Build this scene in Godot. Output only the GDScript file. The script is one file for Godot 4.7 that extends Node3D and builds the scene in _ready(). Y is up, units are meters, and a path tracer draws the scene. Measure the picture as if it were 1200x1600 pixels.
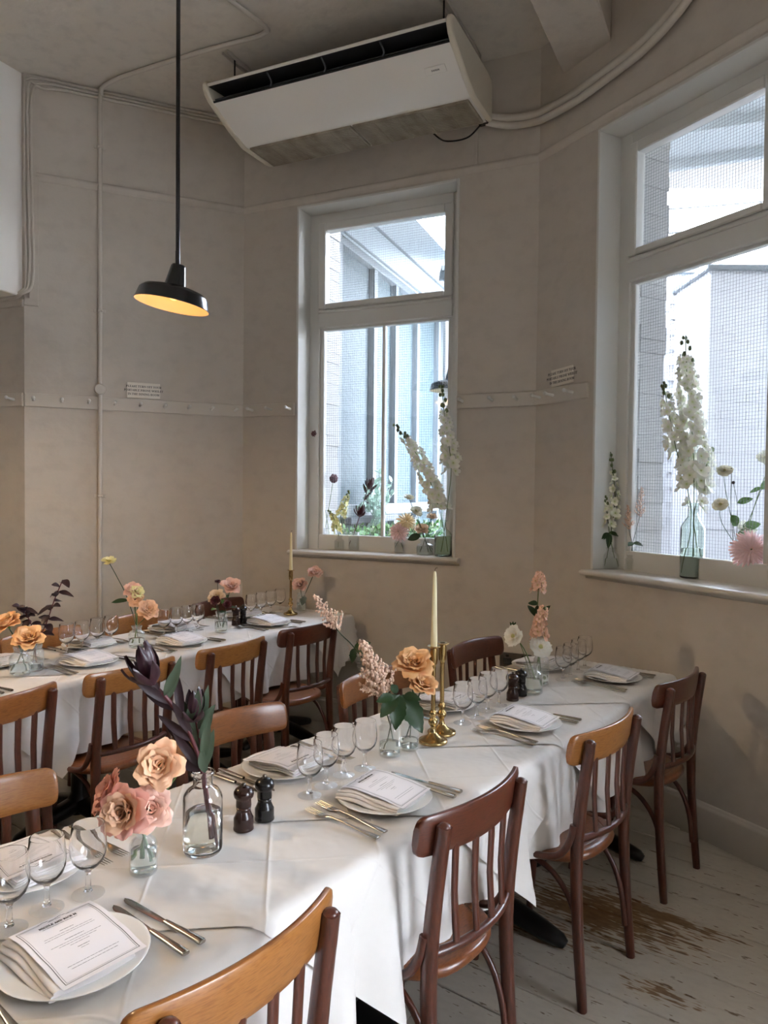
extends Node3D
# A white-painted restaurant dining room: two rows of tables laid with cloths, flowers in vases, two tall windows.
# World: camera above the origin looking towards -z, metres, y up.

const UP := Vector3.UP
const MAIN := 37.9      # heading of the front row of tables (degrees, 0 = -z, 90 = +x)
const REAR := 32.0      # heading of the rear row of tables
const TOP := 0.7560     # height of things that stand on a cloth
const TOP_REAR := 0.7900   # the rear row is a little higher
const SILL := 1.18
const KX := Vector3(0.91, 0, -4.555)    # corner between the two window walls
var counts := {}
var mats := {}
var rng := RandomNumberGenerator.new()

# ---------------------------------------------------------------- geometry builder
class MB:
	var v := PackedVector3Array()
	var n := PackedVector3Array()
	var c := PackedColorArray()
	var t := PackedVector2Array()
	var ix := PackedInt32Array()
	# a grid of nu x nv points (index j * nu + i) with smooth normals du x dv
	func grid(p: PackedVector3Array, nu: int, nv: int, wrap := false, col := Color.WHITE, cols := PackedColorArray(), uvs := PackedVector2Array()) -> void:
		var b := v.size()
		var nn := PackedVector3Array()
		nn.resize(p.size())
		var last := nu if wrap else nu - 1
		for j in nv - 1:
			for i in last:
				var i2 := (i + 1) % nu
				var a := j * nu + i
				var d := j * nu + i2
				var e := a + nu
				var f := d + nu
				var f1 := (p[d] - p[a]).cross(p[e] - p[a])
				var f2 := (p[f] - p[d]).cross(p[e] - p[d])
				nn[a] += f1
				nn[d] += f1 + f2
				nn[e] += f1 + f2
				nn[f] += f2
				ix.append_array([b + a, b + e, b + d, b + d, b + e, b + f])
		for k in nn.size():
			var l := nn[k].length()
			nn[k] = nn[k] / l if l > 1e-14 else UP
		v.append_array(p)
		n.append_array(nn)
		if cols.size():
			c.append_array(cols)
		else:
			var cc := PackedColorArray()
			cc.resize(p.size())
			cc.fill(col)
			c.append_array(cc)
		if uvs.size():
			t.append_array(uvs)
		else:
			var tt := PackedVector2Array()
			tt.resize(p.size())
			t.append_array(tt)
	func tri(a: Vector3, b: Vector3, d: Vector3, nrm: Vector3, col := Color.WHITE) -> void:
		var k := v.size()
		v.append_array([a, b, d])
		n.append_array([nrm, nrm, nrm])
		c.append_array([col, col, col])
		t.append_array([Vector2.ZERO, Vector2.ZERO, Vector2.ZERO])
		if (b - a).cross(d - a).dot(nrm) > 0:
			ix.append_array([k, k + 2, k + 1])
		else:
			ix.append_array([k, k + 1, k + 2])
	# a flat convex face turned away from o
	func face(ps: Array, o: Vector3, col := Color.WHITE) -> void:
		var nrm: Vector3 = (ps[1] - ps[0]).cross(ps[2] - ps[0])
		if nrm.length() < 1e-14:
			return
		nrm = nrm.normalized()
		var m := Vector3.ZERO
		for q in ps:
			m += q
		if nrm.dot(m / ps.size() - o) < 0:
			nrm = -nrm
		for k in ps.size() - 2:
			tri(ps[0], ps[k + 1], ps[k + 2], nrm, col)
	func box(size: Vector3, xf := Transform3D(), bev := 0.0, col := Color.WHITE) -> void:
		var h := size / 2
		var o: Vector3 = xf.origin
		var b := minf(bev, minf(h.x, minf(h.y, h.z)) * 0.9)
		for ax in 3:
			var u := (ax + 1) % 3
			var w := (ax + 2) % 3
			for s in [-1.0, 1.0]:
				var ps := []
				for q in [[-1, -1], [1, -1], [1, 1], [-1, 1]]:
					var p := Vector3.ZERO
					p[ax] = s * h[ax]
					p[u] = q[0] * (h[u] - b)
					p[w] = q[1] * (h[w] - b)
					ps.append(xf * p)
				face(ps, o, col)
		if b <= 0:
			return
		for ax in 3:
			var u := (ax + 1) % 3
			var w := (ax + 2) % 3
			for su in [-1.0, 1.0]:
				for sw in [-1.0, 1.0]:
					var ps := []
					for q in [[-1, 0], [1, 0], [1, 1], [-1, 1]]:
						var p := Vector3.ZERO
						p[ax] = q[0] * (h[ax] - b)
						p[u] = su * (h[u] - (b if q[1] == 0 else 0.0))
						p[w] = sw * (h[w] - (0.0 if q[1] == 0 else b))
						ps.append(xf * p)
					face(ps, o, col)
		for sx in [-1.0, 1.0]:
			for sy in [-1.0, 1.0]:
				for sz in [-1.0, 1.0]:
					face([xf * Vector3(sx * h.x, sy * (h.y - b), sz * (h.z - b)), xf * Vector3(sx * (h.x - b), sy * h.y, sz * (h.z - b)), xf * Vector3(sx * (h.x - b), sy * (h.y - b), sz * h.z)], o, col)
	# box between two corners in a frame
	func block(a: Vector3, b: Vector3, xf := Transform3D(), bev := 0.0, col := Color.WHITE) -> void:
		box((b - a).abs(), xf * Transform3D(Basis(), (a + b) / 2), bev, col)
	# a lathed profile of (radius, height); going down it faces outwards
	func lathe(prof: PackedVector2Array, seg := 20, xf := Transform3D(), col := Color.WHITE) -> void:
		var p := PackedVector3Array()
		for q in prof:
			for i in seg:
				var a := TAU * i / seg
				p.append(xf * Vector3(q.x * cos(a), q.y, q.x * sin(a)))
		grid(p, seg, prof.size(), true, col)
	func tube(path: PackedVector3Array, rads: PackedFloat32Array, sides := 8, col := Color.WHITE, squash := 1.0, square := 0.0, hint := Vector3.ZERO) -> void:
		var p := PackedVector3Array()
		var m := path.size()
		var nrm := Vector3.ZERO
		var rings := []
		for k in m:
			var tg: Vector3 = (path[mini(k + 1, m - 1)] - path[maxi(k - 1, 0)]).normalized()
			if k == 0:
				nrm = hint if hint != Vector3.ZERO else (Vector3.RIGHT if absf(tg.x) < 0.8 else Vector3.BACK)
			nrm = (nrm - tg * nrm.dot(tg)).normalized()
			var bn := tg.cross(nrm)
			var r: float = rads[mini(k, rads.size() - 1)]
			var ring := PackedVector3Array()
			for i in sides:
				var a := TAU * (i + 0.5) / sides
				var ca := cos(a)
				var sa := sin(a)
				if square > 0:
					var q := pow(pow(absf(ca), 2 + square) + pow(absf(sa), 2 + square), -1.0 / (2 + square))
					ca *= q
					sa *= q
				ring.append(path[k] + nrm * (ca * r) + bn * (sa * r * squash))
			rings.append(ring)
		for e in [0, m - 1]:
			var mid: Vector3 = path[e]
			var inn: Vector3 = path[1] if e == 0 else path[m - 2]
			for i in sides:
				face([mid, rings[e][i], rings[e][(i + 1) % sides]], inn, col)
		for ring in rings:
			p.append_array(ring)
		grid(p, sides, m, true, col)
	func ball(at: Vector3, r: float, seg := 8, sy := 1.0, col := Color.WHITE) -> void:
		var prof := PackedVector2Array()
		var k := maxi(4, seg / 2 + 1)
		for i in k + 1:
			var a := PI * i / k
			prof.append(Vector2(maxf(sin(a), 0.0) * r, cos(a) * r * sy))
		lathe(prof, seg, Transform3D(Basis(), at), col)
	func add(o: MB, xf: Transform3D, tint := Color.WHITE) -> void:
		var b := v.size()
		v.append_array(xf * o.v)
		var nb := xf.basis.inverse().transposed()
		for q in o.n:
			n.append((nb * q).normalized())
		if tint == Color.WHITE:
			c.append_array(o.c)
		else:
			for q in o.c:
				c.append(q * tint)
		t.append_array(o.t)
		if xf.basis.determinant() < 0:
			for k in range(0, o.ix.size(), 3):
				ix.append_array([b + o.ix[k], b + o.ix[k + 2], b + o.ix[k + 1]])
			return
		for i in o.ix:
			ix.append(b + i)
	func mesh(off := Vector3.ZERO) -> ArrayMesh:
		var a := []
		a.resize(Mesh.ARRAY_MAX)
		var vv := v
		if off != Vector3.ZERO:
			vv = Transform3D(Basis(), -off) * v
		a[Mesh.ARRAY_VERTEX] = vv
		a[Mesh.ARRAY_NORMAL] = n
		a[Mesh.ARRAY_COLOR] = c
		a[Mesh.ARRAY_TEX_UV] = t
		a[Mesh.ARRAY_INDEX] = ix
		var m := ArrayMesh.new()
		m.add_surface_from_arrays(Mesh.PRIMITIVE_TRIANGLES, a)
		return m

# ---------------------------------------------------------------- naming
func numbered(called: String) -> String:
	var k: int = counts.get(called, 0)
	counts[called] = k + 1
	return called if k == 0 else "%s_%03d" % [called, k]

func thing(called: String, label: String, category: String, at := Vector3.ZERO, turn := 0.0, group := "") -> Node3D:
	var o := Node3D.new()
	o.name = numbered(called)
	add_child(o)
	o.position = at
	o.rotation.y = turn
	tag(o, label, category, group)
	return o

func tag(o: Node3D, label: String, category: String, group := "") -> void:
	if label:
		o.set_meta("label", label)
	if category:
		o.set_meta("category", category)
	if group:
		o.set_meta("group", group)

func part(root: Node3D, called: String, b: MB, m: Material, label := "") -> MeshInstance3D:
	return put(root, called, b.mesh(), m, Transform3D(), label)

# a part given in world coordinates under an unturned root
func wpart(root: Node3D, called: String, b: MB, m: Material, label := "") -> MeshInstance3D:
	return put(root, called, b.mesh(root.position), m, Transform3D(), label)

func put(root: Node3D, called: String, m: Mesh, mt: Material, xf := Transform3D(), label := "") -> MeshInstance3D:
	var o := MeshInstance3D.new()
	o.name = called if root != self else numbered(called)
	o.mesh = m
	o.material_override = mt
	o.transform = xf
	root.add_child(o, true)
	if label:
		o.set_meta("label", label)
	return o

func single(called: String, b: MB, m: Material, label: String, category: String, group := "", at := Vector3.ZERO) -> MeshInstance3D:
	var o := put(self, called, b.mesh(at), m)
	o.position = at
	tag(o, label, category, group)
	return o

func struct(called: String, b: MB, m: Material, root: Node3D = self) -> MeshInstance3D:
	var o := put(root, called, b.mesh(), m)
	if root == self:
		o.name = called
	o.set_meta("kind", "structure")
	return o

func dup(o: Node3D, at: Vector3, turn: float, label: String, group := "") -> Node3D:
	var r: Node3D = o.duplicate()
	var base := String(o.name).trim_suffix("_" + String(o.name).get_slice("_", String(o.name).get_slice_count("_") - 1)) if String(o.name).right(3).is_valid_int() else String(o.name)
	r.name = numbered(base)
	add_child(r)
	r.position = at
	r.rotation.y = turn
	r.set_meta("label", label)
	if group:
		r.set_meta("group", group)
	return r

# ---------------------------------------------------------------- materials
func hx(s: String) -> Color:
	return Color.html(s)

func mat(called: String, col: Color, rough := 0.6, metal := 0.0, spec := 0.5) -> StandardMaterial3D:
	if mats.has(called):
		return mats[called]
	var m := StandardMaterial3D.new()
	m.resource_name = called
	m.albedo_color = col
	m.roughness = rough
	m.metallic = metal
	m.metallic_specular = spec
	mats[called] = m
	return m

func vmat(called: String, col: Color, rough := 0.6, back := 0.0) -> StandardMaterial3D:
	var m := mat(called, col, rough)
	m.vertex_color_use_as_albedo = true
	if back > 0:
		m.backlight_enabled = true
		m.backlight = Color(back, back, back)
	return m

func noise_tex(freq: float, size := 256, octaves := 4, sd := 1) -> NoiseTexture2D:
	var f := FastNoiseLite.new()
	f.seed = sd
	f.frequency = freq
	f.fractal_octaves = octaves
	var t := NoiseTexture2D.new()
	t.width = size
	t.height = size
	t.seamless = true
	t.noise = f
	return t

func ramp(cols: Array) -> Gradient:
	var g := Gradient.new()
	var offs := PackedFloat32Array()
	var cc := PackedColorArray()
	for k in cols.size():
		offs.append(float(k) / (cols.size() - 1))
		cc.append(cols[k])
	g.offsets = offs
	g.colors = cc
	return g

func paint(called: String, col: Color, rough: float, bump: float, scale := 1.2, mottle := 0.05) -> StandardMaterial3D:
	var m := mat(called, Color.WHITE, rough)
	var t := noise_tex(0.02, 512, 5, 3)
	t.color_ramp = ramp([col.darkened(mottle), col, col.lightened(mottle * 0.4)])
	m.albedo_texture = t
	m.uv1_triplanar = true
	m.uv1_world_triplanar = true
	m.uv1_scale = Vector3(scale, scale, scale)
	m.heightmap_enabled = true
	m.heightmap_texture = noise_tex(0.03, 512, 5, 5)
	m.heightmap_scale = bump
	return m

func wood(called: String, dark: Color, light: Color, stretch: Vector3, rough := 0.38) -> StandardMaterial3D:
	var m := mat(called, Color.WHITE, rough)
	var t := noise_tex(0.045, 256, 4, 11)
	t.color_ramp = ramp([dark, dark.lerp(light, 0.35), light, dark.lerp(light, 0.6), dark])
	m.albedo_texture = t
	m.uv1_triplanar = true
	m.uv1_scale = stretch
	m.clearcoat_enabled = true
	m.clearcoat = 0.35
	m.clearcoat_roughness = 0.22
	return m

func glass(called: String, col: Color, ior := 0.05) -> StandardMaterial3D:
	var m := mat(called, Color(col.r, col.g, col.b, 0.0), 0.0)
	m.transparency = BaseMaterial3D.TRANSPARENCY_ALPHA
	m.refraction_enabled = true
	m.refraction_scale = ior
	return m

func pane(called: String, col: Color) -> StandardMaterial3D:
	var m := mat(called, col, 0.02)
	m.transparency = BaseMaterial3D.TRANSPARENCY_ALPHA
	return m

# ---------------------------------------------------------------- places
func head(deg: float) -> Vector3:
	return Vector3(sin(deg_to_rad(deg)), 0, -cos(deg_to_rad(deg)))

func on_main(u: float, w: float, y := TOP) -> Vector3:      # along and across the front row
	return head(MAIN) * u + head(MAIN + 90) * w + UP * y

func on_rear(u: float, w: float, y := TOP_REAR) -> Vector3:     # along and across the rear row
	return (head(REAR) * u + head(REAR + 90) * w) * 0.96 + UP * y

func turn_of(deg: float) -> float:                          # local x along the heading, local z to its right
	return deg_to_rad(90 - deg)

func frame(at: Vector3, along: Vector3) -> Transform3D:     # local x along, y up, z = x cross y
	var a := along.normalized()
	return Transform3D(Basis(a, UP, a.cross(UP)), at)

func bend(pts: Array, steps := 6) -> PackedVector3Array:    # a smooth path through points
	var out := PackedVector3Array()
	var m := pts.size()
	for k in m - 1:
		var a: Vector3 = pts[maxi(k - 1, 0)]
		var b: Vector3 = pts[k]
		var d: Vector3 = pts[k + 1]
		var e: Vector3 = pts[mini(k + 2, m - 1)]
		for s in steps:
			out.append(b.cubic_interpolate(d, a, e, float(s) / steps))
	out.append(pts[m - 1])
	return out

func aim(at: Vector3, y_dir: Vector3, s := 1.0, spin := 0.0) -> Transform3D:    # local y along a direction
	var y := y_dir.normalized()
	var x := y.cross(Vector3(0.31, 0.2, 0.93)).normalized()
	var b := Basis(x, y, x.cross(y)) * Basis(UP, spin)
	return Transform3D(b.scaled_local(Vector3(s, s, s)), at)

func lin(s: String) -> Color:
	return Color.html(s).srgb_to_linear()

# ---------------------------------------------------------------- the setting
func wall(called: String, f: Transform3D, s0: float, s1: float, holes: Array, m: Material, top := 4.5) -> MeshInstance3D:
	var b := MB.new()
	var s := s0
	for h in holes:                                   # [left, right, bottom, top]
		b.block(Vector3(s, -0.2, -0.3), Vector3(h[0], top, 0), f)
		b.block(Vector3(h[0], -0.2, -0.3), Vector3(h[1], h[2], 0), f)
		b.block(Vector3(h[0], h[3], -0.3), Vector3(h[1], top, 0), f)
		s = h[1]
	b.block(Vector3(s, -0.2, -0.3), Vector3(s1, top, 0), f)
	return struct(called, b, m)

func window(called: String, f: Transform3D, s0: float, s1: float, lower_bars: Array, lights: Array) -> Node3D:
	# f: wall frame. lights: the glazed bays, each [left edge, right edge]; lower_bars: glazing bars in the lower panes
	var w := Node3D.new()
	w.name = called
	add_child(w)
	w.transform = f
	w.set_meta("kind", "structure")
	var white: Material = mats["gloss"]
	var y0 := 1.18
	var y1 := 3.55
	var b := MB.new()
	for e in [[s0 - 0.012, s0 + 0.006], [s1 - 0.006, s1 + 0.012]]:
		b.block(Vector3(e[0], y0, -0.16), Vector3(e[1], y1 + 0.012, 0.008), Transform3D(), 0.003)
	b.block(Vector3(s0 + 0.006, y1 - 0.006, -0.16), Vector3(s1 - 0.006, y1 + 0.012, 0.008), Transform3D(), 0.003)
	part(w, "lining", b, white)
	b = MB.new()
	b.block(Vector3(s0, 1.16, -0.22), Vector3(s0 + 0.085, y1, -0.15), Transform3D(), 0.004)
	b.block(Vector3(s1 - 0.085, 1.16, -0.22), Vector3(s1, y1, -0.15), Transform3D(), 0.004)
	b.block(Vector3(s0 + 0.085, 3.47, -0.22), Vector3(s1 - 0.085, y1, -0.15), Transform3D(), 0.004)
	b.block(Vector3(s0 + 0.085, 1.16, -0.21), Vector3(s1 - 0.085, 1.285, -0.155), Transform3D(), 0.004)
	for k in lights.size() - 1:
		b.block(Vector3(lights[k][1] + 0.03, 1.16, -0.22), Vector3(lights[k + 1][0] - 0.03, 3.5, -0.15), Transform3D(), 0.004)
	part(w, "frame", b, white)
	b = MB.new()
	b.block(Vector3(s0 + 0.08, 2.745, -0.22), Vector3(s1 - 0.08, 2.875, -0.14), Transform3D(), 0.006)
	b.block(Vector3(s0 + 0.08, 2.845, -0.15), Vector3(s1 - 0.08, 2.866, -0.128), Transform3D(), 0.006)
	part(w, "transom", b, white)
	for l in lights:
		b = MB.new()                                    # the lower beads and the upper opening sash
		b.block(Vector3(l[0] - 0.03, 1.285, -0.205), Vector3(l[0], 2.745, -0.165), Transform3D(), 0.004)
		b.block(Vector3(l[1], 1.285, -0.205), Vector3(l[1] + 0.03, 2.745, -0.165), Transform3D(), 0.004)
		b.block(Vector3(l[0] - 0.03, 2.728, -0.205), Vector3(l[1] + 0.03, 2.75, -0.165), Transform3D(), 0.004)
		part(w, "bead", b, white)
		b = MB.new()
		b.block(Vector3(l[0] - 0.035, 2.876, -0.2), Vector3(l[0] + 0.022, 3.478, -0.132), Transform3D(), 0.006)
		b.block(Vector3(l[1] - 0.022, 2.876, -0.2), Vector3(l[1] + 0.035, 3.478, -0.132), Transform3D(), 0.006)
		b.block(Vector3(l[0] + 0.022, 3.42, -0.2), Vector3(l[1] - 0.022, 3.478, -0.132), Transform3D(), 0.006)
		b.block(Vector3(l[0] + 0.022, 2.876, -0.2), Vector3(l[1] - 0.022, 2.913, -0.132), Transform3D(), 0.006)
		part(w, "sash", b, white)
		b = MB.new()
		b.block(Vector3(l[0] - 0.01, 1.28, -0.189), Vector3(l[1] + 0.01, 2.735, -0.185))
		part(w, "pane", b, mats["pane"])
		b = MB.new()
		b.block(Vector3(l[0] + 0.015, 2.905, -0.184), Vector3(l[1] - 0.015, 3.425, -0.18))
		part(w, "pane", b, mats["pane"])
		b = MB.new()                                    # the square wire grid of the glass
		var r := 0.0004
		var x: float = l[0]
		while x < l[1]:
			b.block(Vector3(x - r, 1.28, -0.196), Vector3(x + r, 2.73, -0.194))
			b.block(Vector3(x - r, 2.905, -0.196), Vector3(x + r, 3.425, -0.194))
			x += 0.0165
		var y := 1.29
		while y < 3.42:
			if y < 2.73 or y > 2.91:
				b.block(Vector3(l[0], y - r, -0.1945), Vector3(l[1], y + r, -0.1925))
			y += 0.0165
		var g := part(w, "wire_grid", b, mats["wire"])
		g.set_meta("kind", "stuff")
	for s in lower_bars:
		b = MB.new()
		b.block(Vector3(s - 0.011, 1.285, -0.2), Vector3(s + 0.011, 2.73, -0.165), Transform3D(), 0.005)
		part(w, "glazing_bar", b, white)
	b = MB.new()                                        # inner sill board with a rounded nose
	var prof := [Vector2(-0.16, 0.0), Vector2(0.04, 0.0), Vector2(0.055, -0.006), Vector2(0.06, -0.016), Vector2(0.054, -0.027), Vector2(0.04, -0.032), Vector2(0.012, -0.036), Vector2(0.008, -0.05), Vector2(-0.16, -0.05)]
	var p := PackedVector3Array()
	for e in [s0 - 0.045, s1 + 0.045]:
		for q in prof:
			p.append(Vector3(e, SILL + q.y, q.x))
	b.grid(p, prof.size(), 2)
	for e in 2:
		var ps := []
		for k in prof.size():
			ps.append(p[e * prof.size() + k])
		b.face(ps, Vector3((s0 + s1) / 2, 1.16, -0.05))
	part(w, "sill", b, mats["sillpaint"])
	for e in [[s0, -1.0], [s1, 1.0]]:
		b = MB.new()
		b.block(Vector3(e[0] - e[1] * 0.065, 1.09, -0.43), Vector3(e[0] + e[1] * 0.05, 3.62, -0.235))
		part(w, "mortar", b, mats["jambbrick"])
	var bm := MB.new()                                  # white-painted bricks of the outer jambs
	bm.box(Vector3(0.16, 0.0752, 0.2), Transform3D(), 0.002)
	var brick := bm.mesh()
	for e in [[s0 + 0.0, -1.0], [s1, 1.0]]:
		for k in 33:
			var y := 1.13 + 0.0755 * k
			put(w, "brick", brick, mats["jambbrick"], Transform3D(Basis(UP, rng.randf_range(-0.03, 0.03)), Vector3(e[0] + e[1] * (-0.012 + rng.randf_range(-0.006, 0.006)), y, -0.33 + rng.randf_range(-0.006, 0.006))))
	return w

func big_window(called: String, f: Transform3D, s0: float, s1: float) -> void:      # the plainer windows behind the camera
	var w := Node3D.new()
	w.name = called
	add_child(w)
	w.transform = f
	w.set_meta("kind", "structure")
	var b := MB.new()
	for k in 4:
		var x := lerpf(s0 + 0.04, s1 - 0.04, k / 3.0)
		b.block(Vector3(x - 0.04, 0.6, -0.22), Vector3(x + 0.04, 4.1, -0.15), Transform3D(), 0.004)
	for y in [0.6, 3.0, 4.02]:
		b.block(Vector3(s0 + 0.08, y, -0.21), Vector3(s1 - 0.08, y + 0.08, -0.155), Transform3D(), 0.004)
	part(w, "frame", b, mats["gloss"])
	for k in 3:
		b = MB.new()
		b.block(Vector3(lerpf(s0 + 0.04, s1 - 0.04, k / 3.0), 0.65, -0.189), Vector3(lerpf(s0 + 0.04, s1 - 0.04, (k + 1) / 3.0), 4.05, -0.185))
		part(w, "pane", b, mats["pane"])

func strip(b: MB, f: Transform3D, prof: Array, s0: float, s1: float) -> void:    # a moulding: profile (out, up) swept along a wall
	var p := PackedVector3Array()
	for e in [s0, s1]:
		for q in prof:
			p.append(f * Vector3(e, q.y, q.x))
	b.grid(p, prof.size(), 2)
	for e in 2:
		var ps := []
		for k in prof.size():
			ps.append(p[e * prof.size() + k])
		b.face(ps, f * Vector3((s0 + s1) / 2, prof[0].y, 0))

func peg_rail(label: String, f: Transform3D, s0: float, s1: float, pegs: Array, y := 2.165) -> void:
	var r := thing("peg_rail", label, "peg rail", f * Vector3((s0 + s1) / 2, y, 0), 0.0, "peg rails along the walls")
	r.basis = f.basis
	var l := (s1 - s0) / 2
	var b := MB.new()
	b.block(Vector3(-l, -0.044, 0.0), Vector3(l, 0.044, 0.017), Transform3D(), 0.004)
	part(r, "board", b, mats["trimpaint"])
	var pm := MB.new()
	pm.lathe(PackedVector2Array([Vector2(0, 0.074), Vector2(0.007, 0.073), Vector2(0.0115, 0.069), Vector2(0.012, 0.064), Vector2(0.0085, 0.057), Vector2(0.0072, 0.05), Vector2(0.008, 0.025), Vector2(0.0095, 0.0)]), 12)
	var mesh := pm.mesh()
	for s in pegs:
		put(r, "peg", mesh, mats["gloss"], Transform3D(Basis(Vector3.RIGHT, PI / 2 - 0.12), Vector3(s - (s0 + s1) / 2, 0, 0.015)))

func text(root: Node3D, called: String, s: String, size: float, at: Transform3D, m: Material, font := "Droid Serif") -> MeshInstance3D:
	var t := TextMesh.new()
	var f := SystemFont.new()
	f.font_names = PackedStringArray([font])
	f.font_weight = 700
	t.font = f
	t.text = s
	t.font_size = 32
	t.pixel_size = size / 32.0
	t.depth = 0.0006
	t.curve_step = 4.0
	return put(root, called, t, m, at)

func sign_plate(label: String, f: Transform3D, s: float, y: float, w: float, h: float, tilt: float) -> void:
	var o := thing("sign", label, "sign", f * Vector3(s, y, 0.0))
	o.basis = f.basis * Basis(Vector3.BACK, tilt)
	var b := MB.new()
	b.block(Vector3(-w / 2, -h / 2, 0.001), Vector3(w / 2, h / 2, 0.011), Transform3D(), 0.002)
	part(o, "plate", b, mats["signpaint"])
	var lines := ["PLEASE TURN OFF YOUR", "PORTABLE PHONE WHILST", "IN THE DINING ROOM"]
	for k in 3:
		text(o, "lettering", lines[k], 0.0185, Transform3D(Basis(), Vector3(0, 0.026 - 0.026 * k, 0.0112)), mats["ink"])

func floor_texture() -> ImageTexture:
	var size := 1024
	var d := PackedByteArray()
	d.resize(size * size * 3)
	var fn := FastNoiseLite.new()
	fn.seed = 7
	fn.frequency = 1.0
	fn.fractal_octaves = 3
	var base := Color(0.72, 0.69, 0.635)
	var worn := Color(0.45, 0.33, 0.20)
	var k := 0
	for j in size:
		var u := 1.6 + 2.0 * j / size
		var board := absf(fposmod(u - 2.01 + 0.0755, 0.151) - 0.0755)
		for i in size:
			var w := -1.7 + 2.0 * i / size
			var g := fn.get_noise_2d(w * 9.0, u * 70.0)
			var g2 := fn.get_noise_2d(w * 14.0 + 50, u * 26.0)
			var a := maxf(0.0, 1.0 - Vector2((w + 1.10) / 0.36, (u - 2.70) / 0.085).length())
			a = maxf(a, 1.0 - Vector2((w + 0.90) / 0.34, (u - 2.87) / 0.05).length())
			a = maxf(a, 0.75 - Vector2((w + 1.05) / 0.55, (u - 2.75) / 0.30).length())
			a = maxf(a, 0.6 - Vector2((w + 1.25) / 0.5, (u - 2.5) / 0.16).length())
			a = maxf(a, 0.5 - Vector2((w + 0.75) / 0.3, (u - 2.42) / 0.12).length())
			var wear := smoothstep(0.10, 0.30, a * 0.95 + g * 0.55 + g2 * 0.3 - 0.10)
			if a <= 0.0:
				wear = 0.0
			var fade := smoothstep(0.0, 0.15, minf(minf(i, size - i), minf(j, size - j)) / float(size))
			var nick := smoothstep(0.50, 0.62, g * 0.8 + g2 * 0.45 + (0.16 if board < 0.012 else 0.0)) * fade
			var col := base.lerp(worn.lightened(0.10 * g2), clampf(wear, 0, 1)).lerp(worn.darkened(0.35), nick * 0.75)
			col = col.lightened(clampf(g2, 0, 1) * 0.05).darkened(clampf(-g2, 0, 1) * 0.05)
			d[k] = col.r8
			d[k + 1] = col.g8
			d[k + 2] = col.b8
			k += 3
	return ImageTexture.create_from_image(Image.create_from_data(size, size, false, Image.FORMAT_RGB8, d))

func build_floor(poly: PackedVector2Array) -> void:
	var b := MB.new()
	b.block(Vector3(-6.3, -0.25, -6.6), Vector3(5.7, -0.022, 4.6))
	var fl := struct("floor", b, mats["gap"])
	var m := mat("floorpaint", Color.WHITE, 0.42)
	m.albedo_texture = floor_texture()
	m.texture_repeat = false
	var d := head(MAIN + 90)
	var t := head(MAIN)
	for k in range(-44, 48):
		var u := 2.01 + 0.151 * (k + 0.5)
		var hits := []
		for i in poly.size():
			var p := poly[i]
			var q := poly[(i + 1) % poly.size()]
			var pu := p.x * t.x + p.y * t.z
			var qu := q.x * t.x + q.y * t.z
			if (pu - u) * (qu - u) < 0:
				var r := p.lerp(q, (u - pu) / (qu - pu))
				hits.append(r.x * d.x + r.y * d.z)
		if hits.size() < 2:
			continue
		hits.sort()
		var a: float = hits[0] - 0.1
		var e: float = hits[hits.size() - 1] + 0.1
		var cut: float = clampf(-2.2 + 0.9 * sin(k * 2.3), a + 0.3, e - 0.3)
		for seg in [[a, cut - 0.0015], [cut + 0.0015, e]]:
			b = MB.new()
			var lift := rng.randf_range(-0.0012, 0.0012)
			b.block(Vector3(seg[0], -0.022, u - 0.0732), Vector3(seg[1], lift, u + 0.0732), Transform3D(Basis(d, UP, t), Vector3.ZERO), 0.0025)
			for i in b.v.size():
				var p := b.v[i]
				b.t[i] = Vector2((p.dot(d) + 1.7) / 2.0, (p.dot(t) - 1.6) / 2.0)
			part(fl, "floorboard", b, m)

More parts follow.
